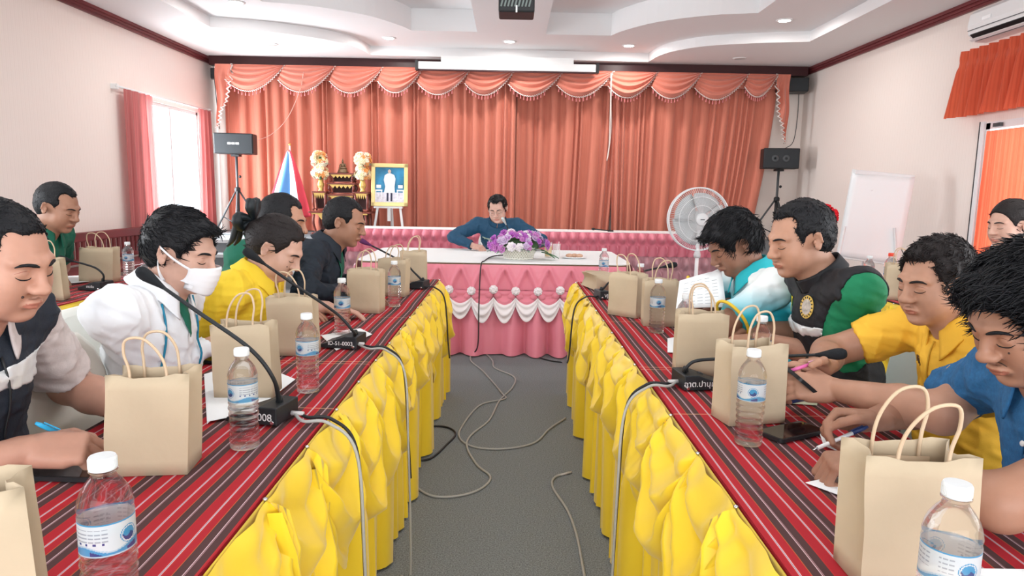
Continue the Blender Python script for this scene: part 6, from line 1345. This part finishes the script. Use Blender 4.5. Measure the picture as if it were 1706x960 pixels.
# chairman -------------------------------------------------------------------------------
CH = person('man in a teal jacket and glasses signing papers at the head table', (-.11, 7.08, .54), (-.115, 6.83, 1.02), aty(829, 348, 6.66), -90, (-100, 20, 4),
    {'R': (atz(789, 410, .795), (.75, -.6, -.1), (-.3, -.2, .9), (-.6, .5, -.6), 'pen'), 'L': (V(.16, 6.52, .80), (-.35, -.9, -.05), (0, 0, 1), (.6, .5, -.6), 'flat')},
    dict(mat=m_teal, sleeve='long', stand=m_teal, name='jacket', wrinkle=.005), ('rose', (0.60, 0.36, 0.29)), dict(short, line=.012, recede=.9, strands=1500, len=.022, th=.012, noise=(60, .003), extra=(((.035, .02, .088), (.05, .055, .024)),)), h=.005, seed=7, sc=1.08, bulk=1.12, shw=.19)
T, O = CH['T'], CH['O']; m_spec = mat('glasses_frame', (0.35, 0.30, 0.26), 0.3, 0.8)
gl = MB()
for s in (-1, 1):
    gl.tube([T(.103-.010*abs(math.cos(a)), s*.033+.023*math.cos(a), -.004+.016*math.sin(a))-O for a in [2*PI*k/22 for k in range(23)]], .0012, 5, caps=False); gl.tube([T(.093, s*.056, .0)-O, T(.04, s*.078, .006)-O, T(-.005, s*.084, .006)-O], .0012, 5)
gl.tube([T(.103, -.011, 0)-O, T(.112, 0, .004)-O, T(.103, .011, 0)-O], .0012, 5); gl.build('glasses', m_spec, CH['root'], smooth=True)
pw = CH['tips']['R']; pen((pw[0]+pw[4])/2+V(.0, -.012, -.008), (pw[0]+pw[4])/2+V(-.045, .01, .095), 'white pen in the hand of the man in teal', (m_white, m_white))
# right row ------------------------------------------------------------------------------
R1 = person('man in a blue denim shirt with spiky hair, pen in his raised hand', (1.40, 1.33, .52), (1.05, 1.285, .99), aty(1714, 530, 1.235), 180, (187, 26, -2),
    {'R': (atz(1455, 700, .815), (-.95, .12, .02), (-.15, .65, .75), (.45, .5, -.9), 'pen'), 'L': (atz(1462, 772, .795), (-.96, .12, -.06), (0, -.1, 1), (.45, -.5, -.9), 'fist')},
    dict(mat=m_denim, sleeve=.72, collar=m_denim, open=.4, placket=m_denim, short_placket=False, buttons=((0, .78), (0, .66), (0, .54), (0, .42)), wrinkle=.005), tan2, dict(th=.016, top=.022, line=.004, extra=(((.05, 0, .080), (.050, .062, .028)),), strands=4600, len=.034, lift=.45, sag=.02, dir=(1, 0, .35), df=1.2, noise=(55, .004)), h=.0034, seed=8, sc=.98, bulk=1.08, face=dict(moustache=True, moles=((.036, -.022, .002),)))
pw = R1['tips']['R']; pc = (pw[0]+pw[4])/2; pen(pc+V(-.045, -.012, -.030), pc+V(.082, .006, .020), 'white and navy pen in the hand of the man in blue denim', (m_white, m_pnavy))
R2 = person('man in an amber yellow polo looking at a phone', (1.46, 1.80, .52), (1.135, 1.745, .975), aty(1558, 470, 1.78), 180, (194, 10, 0),
    {'R': (atz(1372, 612, .86), (-.9, -.30, -.02), (-.1, .75, .55), (.45, .5, -.9), 'hold'), 'L': (atz(1388, 648, .835), (-.95, .10, .05), (-.1, -.75, .55), (.45, -.5, -.9), 'hold')},
    dict(mat=m_yelo, sleeve=.70, collar=m_yelo, open=.34, placket=mat('amber_seam', (0.6, 0.34, 0.03), 0.8), wrinkle=.0045), tan, dict(th=.009, top=.014, line=.012, recede=.6, strands=2600, len=.020, lift=.18, sag=.0, dir=(1, 0, .2), df=.6, noise=(70, .003), mat=m_hair2), h=.0036, seed=9, sc=.925, bulk=1.15, face=dict(cheek=1.05, nose=1.15, jaw=1.02))
tp = sum((R2['tips'][q][k] for q in 'LR' for k in (0, 1, 4)), V(0, 0, 0))/6; ph = phone(tp, 0, 'phone held up in both hands by the man in amber yellow', w=.072, l=.15)
_z = V(.62, -.05, .78).normalized(); _y = V(-.1, .98, .1); _x = _y.cross(_z).normalized(); ph.matrix_world = Matrix.Translation(tp+V(0, 0, .012)) @ rotm(_x, _z.cross(_x), _z).to_4x4()
for (sd, tt, ln) in ((-.062, .80, 0),):
    c, nv = R2['onchest'](sd, tt, .003); fx, fy, fz = frame_of(nv); Rr = rotm(fx, fy, fz); lg = MB(); m_logo = mat('dark_thread', (0.10, 0.05, 0.02), 0.8)
    for a, b in (((-.022, -.012), (-.008, .012)), ((-.008, .012), (.000, -.010)), ((.000, -.010), (.008, .006)), ((.006, .012), (.024, .012)), ((.024, .012), (.012, -.014)), ((-.014, -.002), (-.004, -.002))): lg.tube([c-R2['O']+Rr @ V(a[0], a[1], 0), c-R2['O']+Rr @ V(b[0], b[1], 0)], .0017, 5)
    lg.build('chest_logo', m_logo, R2['root'])
R3 = person('man in a black vest with a round badge over a green polo', (1.42, 2.34, .52), (1.115, 2.29, 1.005), aty(1332, 398, 2.3), 180, (190, 14, 0),
    {'R': (atz(1262, 548, .82), (-.95, -.2, -.1), (0, .2, 1), (.45, .5, -.9), 'relax'), 'L': (atz(1268, 566, .815), (-.95, .1, -.1), (0, -.2, 1), (.45, -.5, -.9), 'relax')},
    dict(mat=m_green, sleeve=.78, vest=m_blackv, strip=(.665, .74), stand=m_blackv, name='polo_shirt'), tan, dict(th=.009, top=.008, line=.020, recede=1.0, strands=2000, len=.018, lift=.12, sag=.0, df=.2, noise=(80, .0016)), h=.004, seed=10, sc=1.04, bulk=1.1, face=dict(cheek=1.05, jaw=1.05))
def badge(P, sd, tt, r, m0, m1):
    c, nv = P['onchest'](sd, tt, .004); fx, fy, fz = frame_of(nv); Tm = Matrix.Translation(c-P['O']) @ rotm(fx, fy, fz).to_4x4()
    b = MB().lathe([(.0005, .0015), (r, .0015), (r*1.02, 0)], 28, Tm, ell=(.82, 1)).build('round_badge', m0, P['root'], smooth=True, sharp=40); MB().lathe([(.0005, .0026), (r*.68, .0026), (r*.70, .001)], 28, Tm, ell=(.82, 1)).build('badge_centre', m1, b)
    mb = MB()
    for k in range(16): a = 2*PI*k/16; mb.box(Tm @ V(r*.84*.82*math.cos(a), r*.84*math.sin(a), .0022), (.006, .004, .001), R=rotm(fx, fy, fz) @ RZ(a))
    mb.build('badge_lettering', m_black, b, kind='stuff')
badge(R3, .055, .845, .038, mat('badge_gold', (0.72, 0.48, 0.10), 0.5), mat('badge_grey', (0.50, 0.45, 0.40), 0.5, var=(60, 0.4)))
patch(R3, 'yellow_stripe', mat('yellow_thread', (0.75, 0.6, 0.02), 0.7), rowsl(.86, .77, lambda k: (-.115, -.095), 4), lift=.004)
R4 = person('man in a turquoise and white shirt reading a printed sheet', (1.44, 2.92, .52), (1.13, 2.86, .995), aty(1222, 406, 2.80), 180, (186, 30, 0),
    {'R': (atz(1200, 518, .84), (-.95, -.1, .1), (0, .5, .8), (.45, .5, -.9), 'hold'), 'L': (atz(1205, 530, .82), (-.95, .25, .05), (0, -.5, .8), (.45, -.5, -.9), 'hold')},
    dict(mat=m_grad, sleeve=.80, collar=mat('turquoise_collar', (0.02, 0.45, 0.52), 0.7), open=.34, wrinkle=.0045), deep, dict(th=.016, top=.022, line=-.004, extra=(((.055, 0, .074), (.048, .062, .030)),), strands=2400, len=.036, lift=.15, sag=.15, dir=(1, 0, 0), df=1.0, noise=(60, .0035)), h=.0046, seed=11, sc=1.02, bulk=1.15)
for q in ('L', 'R'):   # yellow sleeve hems
    s_, e_ = R4['sh'][q], R4['el'][q]; d = (e_-s_).normalized(); c = s_.lerp(e_, .80); fx, fy, fz = frame_of(d); MB().tube([c-R4['O']+(fx*math.cos(a)+fy*math.sin(a))*.081 for a in [2*PI*k/28 for k in range(29)]], .006, 6, caps=False).build('sleeve_hem', mat('yellow_hem', (0.80, 0.55, 0.04), 0.7), R4['root'], smooth=True)
c, nv = R4['onchest'](.07, .72, .003); fx, fy, fz = frame_of(nv); text_obj('chest_print', 'ศท', .035, mat('teal_print', (0.02, 0.35, 0.5), 0.6), R4['root'], c-R4['O'], rotm(fx, fy, fz))
c0, c1, c2, c3 = aty(1126, 515, 2.70), aty(1210, 512, 2.70), aty(1202, 449, 2.80), aty(1132, 468, 2.80)
t = thing('printed_sheet', 'printed white sheet held up by the man in turquoise', 'paper', c0, 0); MB().grid(lambda u, v: (c0*(1-u)+c1*u)*(1-v)+(c3*(1-u)+c2*u)*v-c0+V(0, .012*math.sin(PI*u), 0), 8, 6).build('page', m_paper, t, smooth=True, solid=0.0008)
mb = MB(); nn = (c1-c0).cross(c3-c0).normalized(); nn = nn if nn.y < 0 else -nn
for k in range(9):
    for j in range(5):
        if (k*3+j) % 7 == 0: continue
        u0 = .12+.16*j; v0 = .12+.09*k; a = (c0*(1-u0)+c1*u0)*(1-v0)+(c3*(1-u0)+c2*u0)*v0-c0; u1 = u0+.11; b = (c0*(1-u1)+c1*u1)*(1-v0)+(c3*(1-u1)+c2*u1)*v0-c0; mb.tube([a+V(0, .012*math.sin(PI*u0)-.0025, 0), b+V(0, .012*math.sin(PI*u1)-.0025, 0)], .0007, 4)
mb.build('print_lines', mat('print_grey', (0.35, 0.38, 0.42), 0.7), t, kind='stuff')
R5 = person('person in a green shirt half hidden beyond the man in turquoise', (1.50, 3.55, .50), (1.20, 3.50, .93), aty(1228, 425, 3.35), 180, (184, 14, 0),
    {'R': (V(.86, 3.62, .80), (-1, -.1, -.1), (0, 0, 1), (.45, .5, -.9), 'flat'), 'L': (V(.86, 3.36, .80), (-1, .1, -.1), (0, 0, 1), (.45, -.5, -.9), 'flat')},
    dict(mat=m_green, sleeve=.75, collar=m_green), fair, dict(short, strands=300), h=.0058, seed=12, sc=1.0)
RB = person('woman with her hair tied up sitting by the orange door curtain', (3.02, 3.62, .50), (2.72, 3.58, 1.07), aty(1682, 374, 3.55), 180, (188, 8, 0),
    {'R': (V(2.45, 3.75, .80), (-1, -.1, -.1), (0, 0, 1), (.45, .5, -.9), 'flat'), 'L': (V(2.45, 3.42, .80), (-1, .1, -.1), (0, 0, 1), (.45, -.5, -.9), 'flat')},
    dict(mat=m_wjack, sleeve=.75, collar=m_wjack), fair, dict(th=.010, top=.012, line=.004, extra=(((-.11, 0, .03), (.04, .04, .04)),), strands=500, len=.03, lift=.03, dir=(-1, 0, 0), df=2.0, noise=(50, .0015), mat=m_hair2, wide=.104), h=.0055, seed=13, sc=1.02, shw=.165)
MB().tube([RB['T'](-.108+.006*math.sin(3*a), .034*math.cos(a), .03+.034*math.sin(a))-RB['O'] for a in [2*PI*k/18 for k in range(19)]], .010, 7).build('hair_tie', mat('lilac_tie', (0.45, 0.25, 0.42), 0.7), RB['root'], smooth=True)
# chairs behind each sitter, plus the empty cream one
for nm, P, rz, lab in (('L1', L1, 0, 'covered chair of the man in the navy vest'), ('L2', L2, 0, 'white covered chair behind the masked man'), ('L3', L3, 0, 'white covered chair behind the woman in yellow'), ('L4', L4, 0, 'covered chair of the half-hidden man in green'), ('L5', L5, 0, 'covered chair of the man in the dark jacket'), ('LB', LB, 0, 'covered chair of the man at the outer table'), ('R1', R1, PI, 'covered chair of the man in blue denim'), ('R2', R2, PI, 'pale covered chair behind the man in amber yellow'), ('R3', R3, PI, 'covered chair of the man with the round badge'), ('R4', R4, PI, 'covered chair of the man in turquoise'), ('R5', R5, PI, 'covered chair of the half-hidden person in green'), ('RB', RB, PI, 'covered chair of the woman by the door curtain'), ('CH', CH, -PI/2, 'covered chair of the man in teal at the head table')):
    q = P['pelvis']; chair(q.x-(0.02 if nm != 'L2' else -.05)*math.cos(rz), q.y-0.02*math.sin(rz)+(.05 if nm == 'L2' else 0), rz, lab)
chair(-.90, 1.66, A(-4), 'empty cream covered chair between the vest man and the masked man', m_cover2)

pen(tp+V(-.03, -.005, .02), tp+V(.055, -.015, .055), 'pink pen clasped beside the phone of the man in amber yellow', (mat('pen_pink', (0.75, 0.15, 0.40), 0.3), mat('pen_pink2', (0.85, 0.45, 0.62), 0.3)))
S = SDF(.004); c = atz(408, 528, .83)
for k in range(6): S.ell(c+V(random.uniform(-.03, .03), random.uniform(-.025, .025), random.uniform(-.015, .02)), (.03, .022, .016), np.array(RZ(k)), .01)
P_, F_ = S.mesh(wav(77, .006, 120)); link('crumpled_tissue', np_mesh('crumpled_tissue', P_, F_, [m_paper]), None, label='crumpled white tissue in the hand of the masked man', cat='tissue')
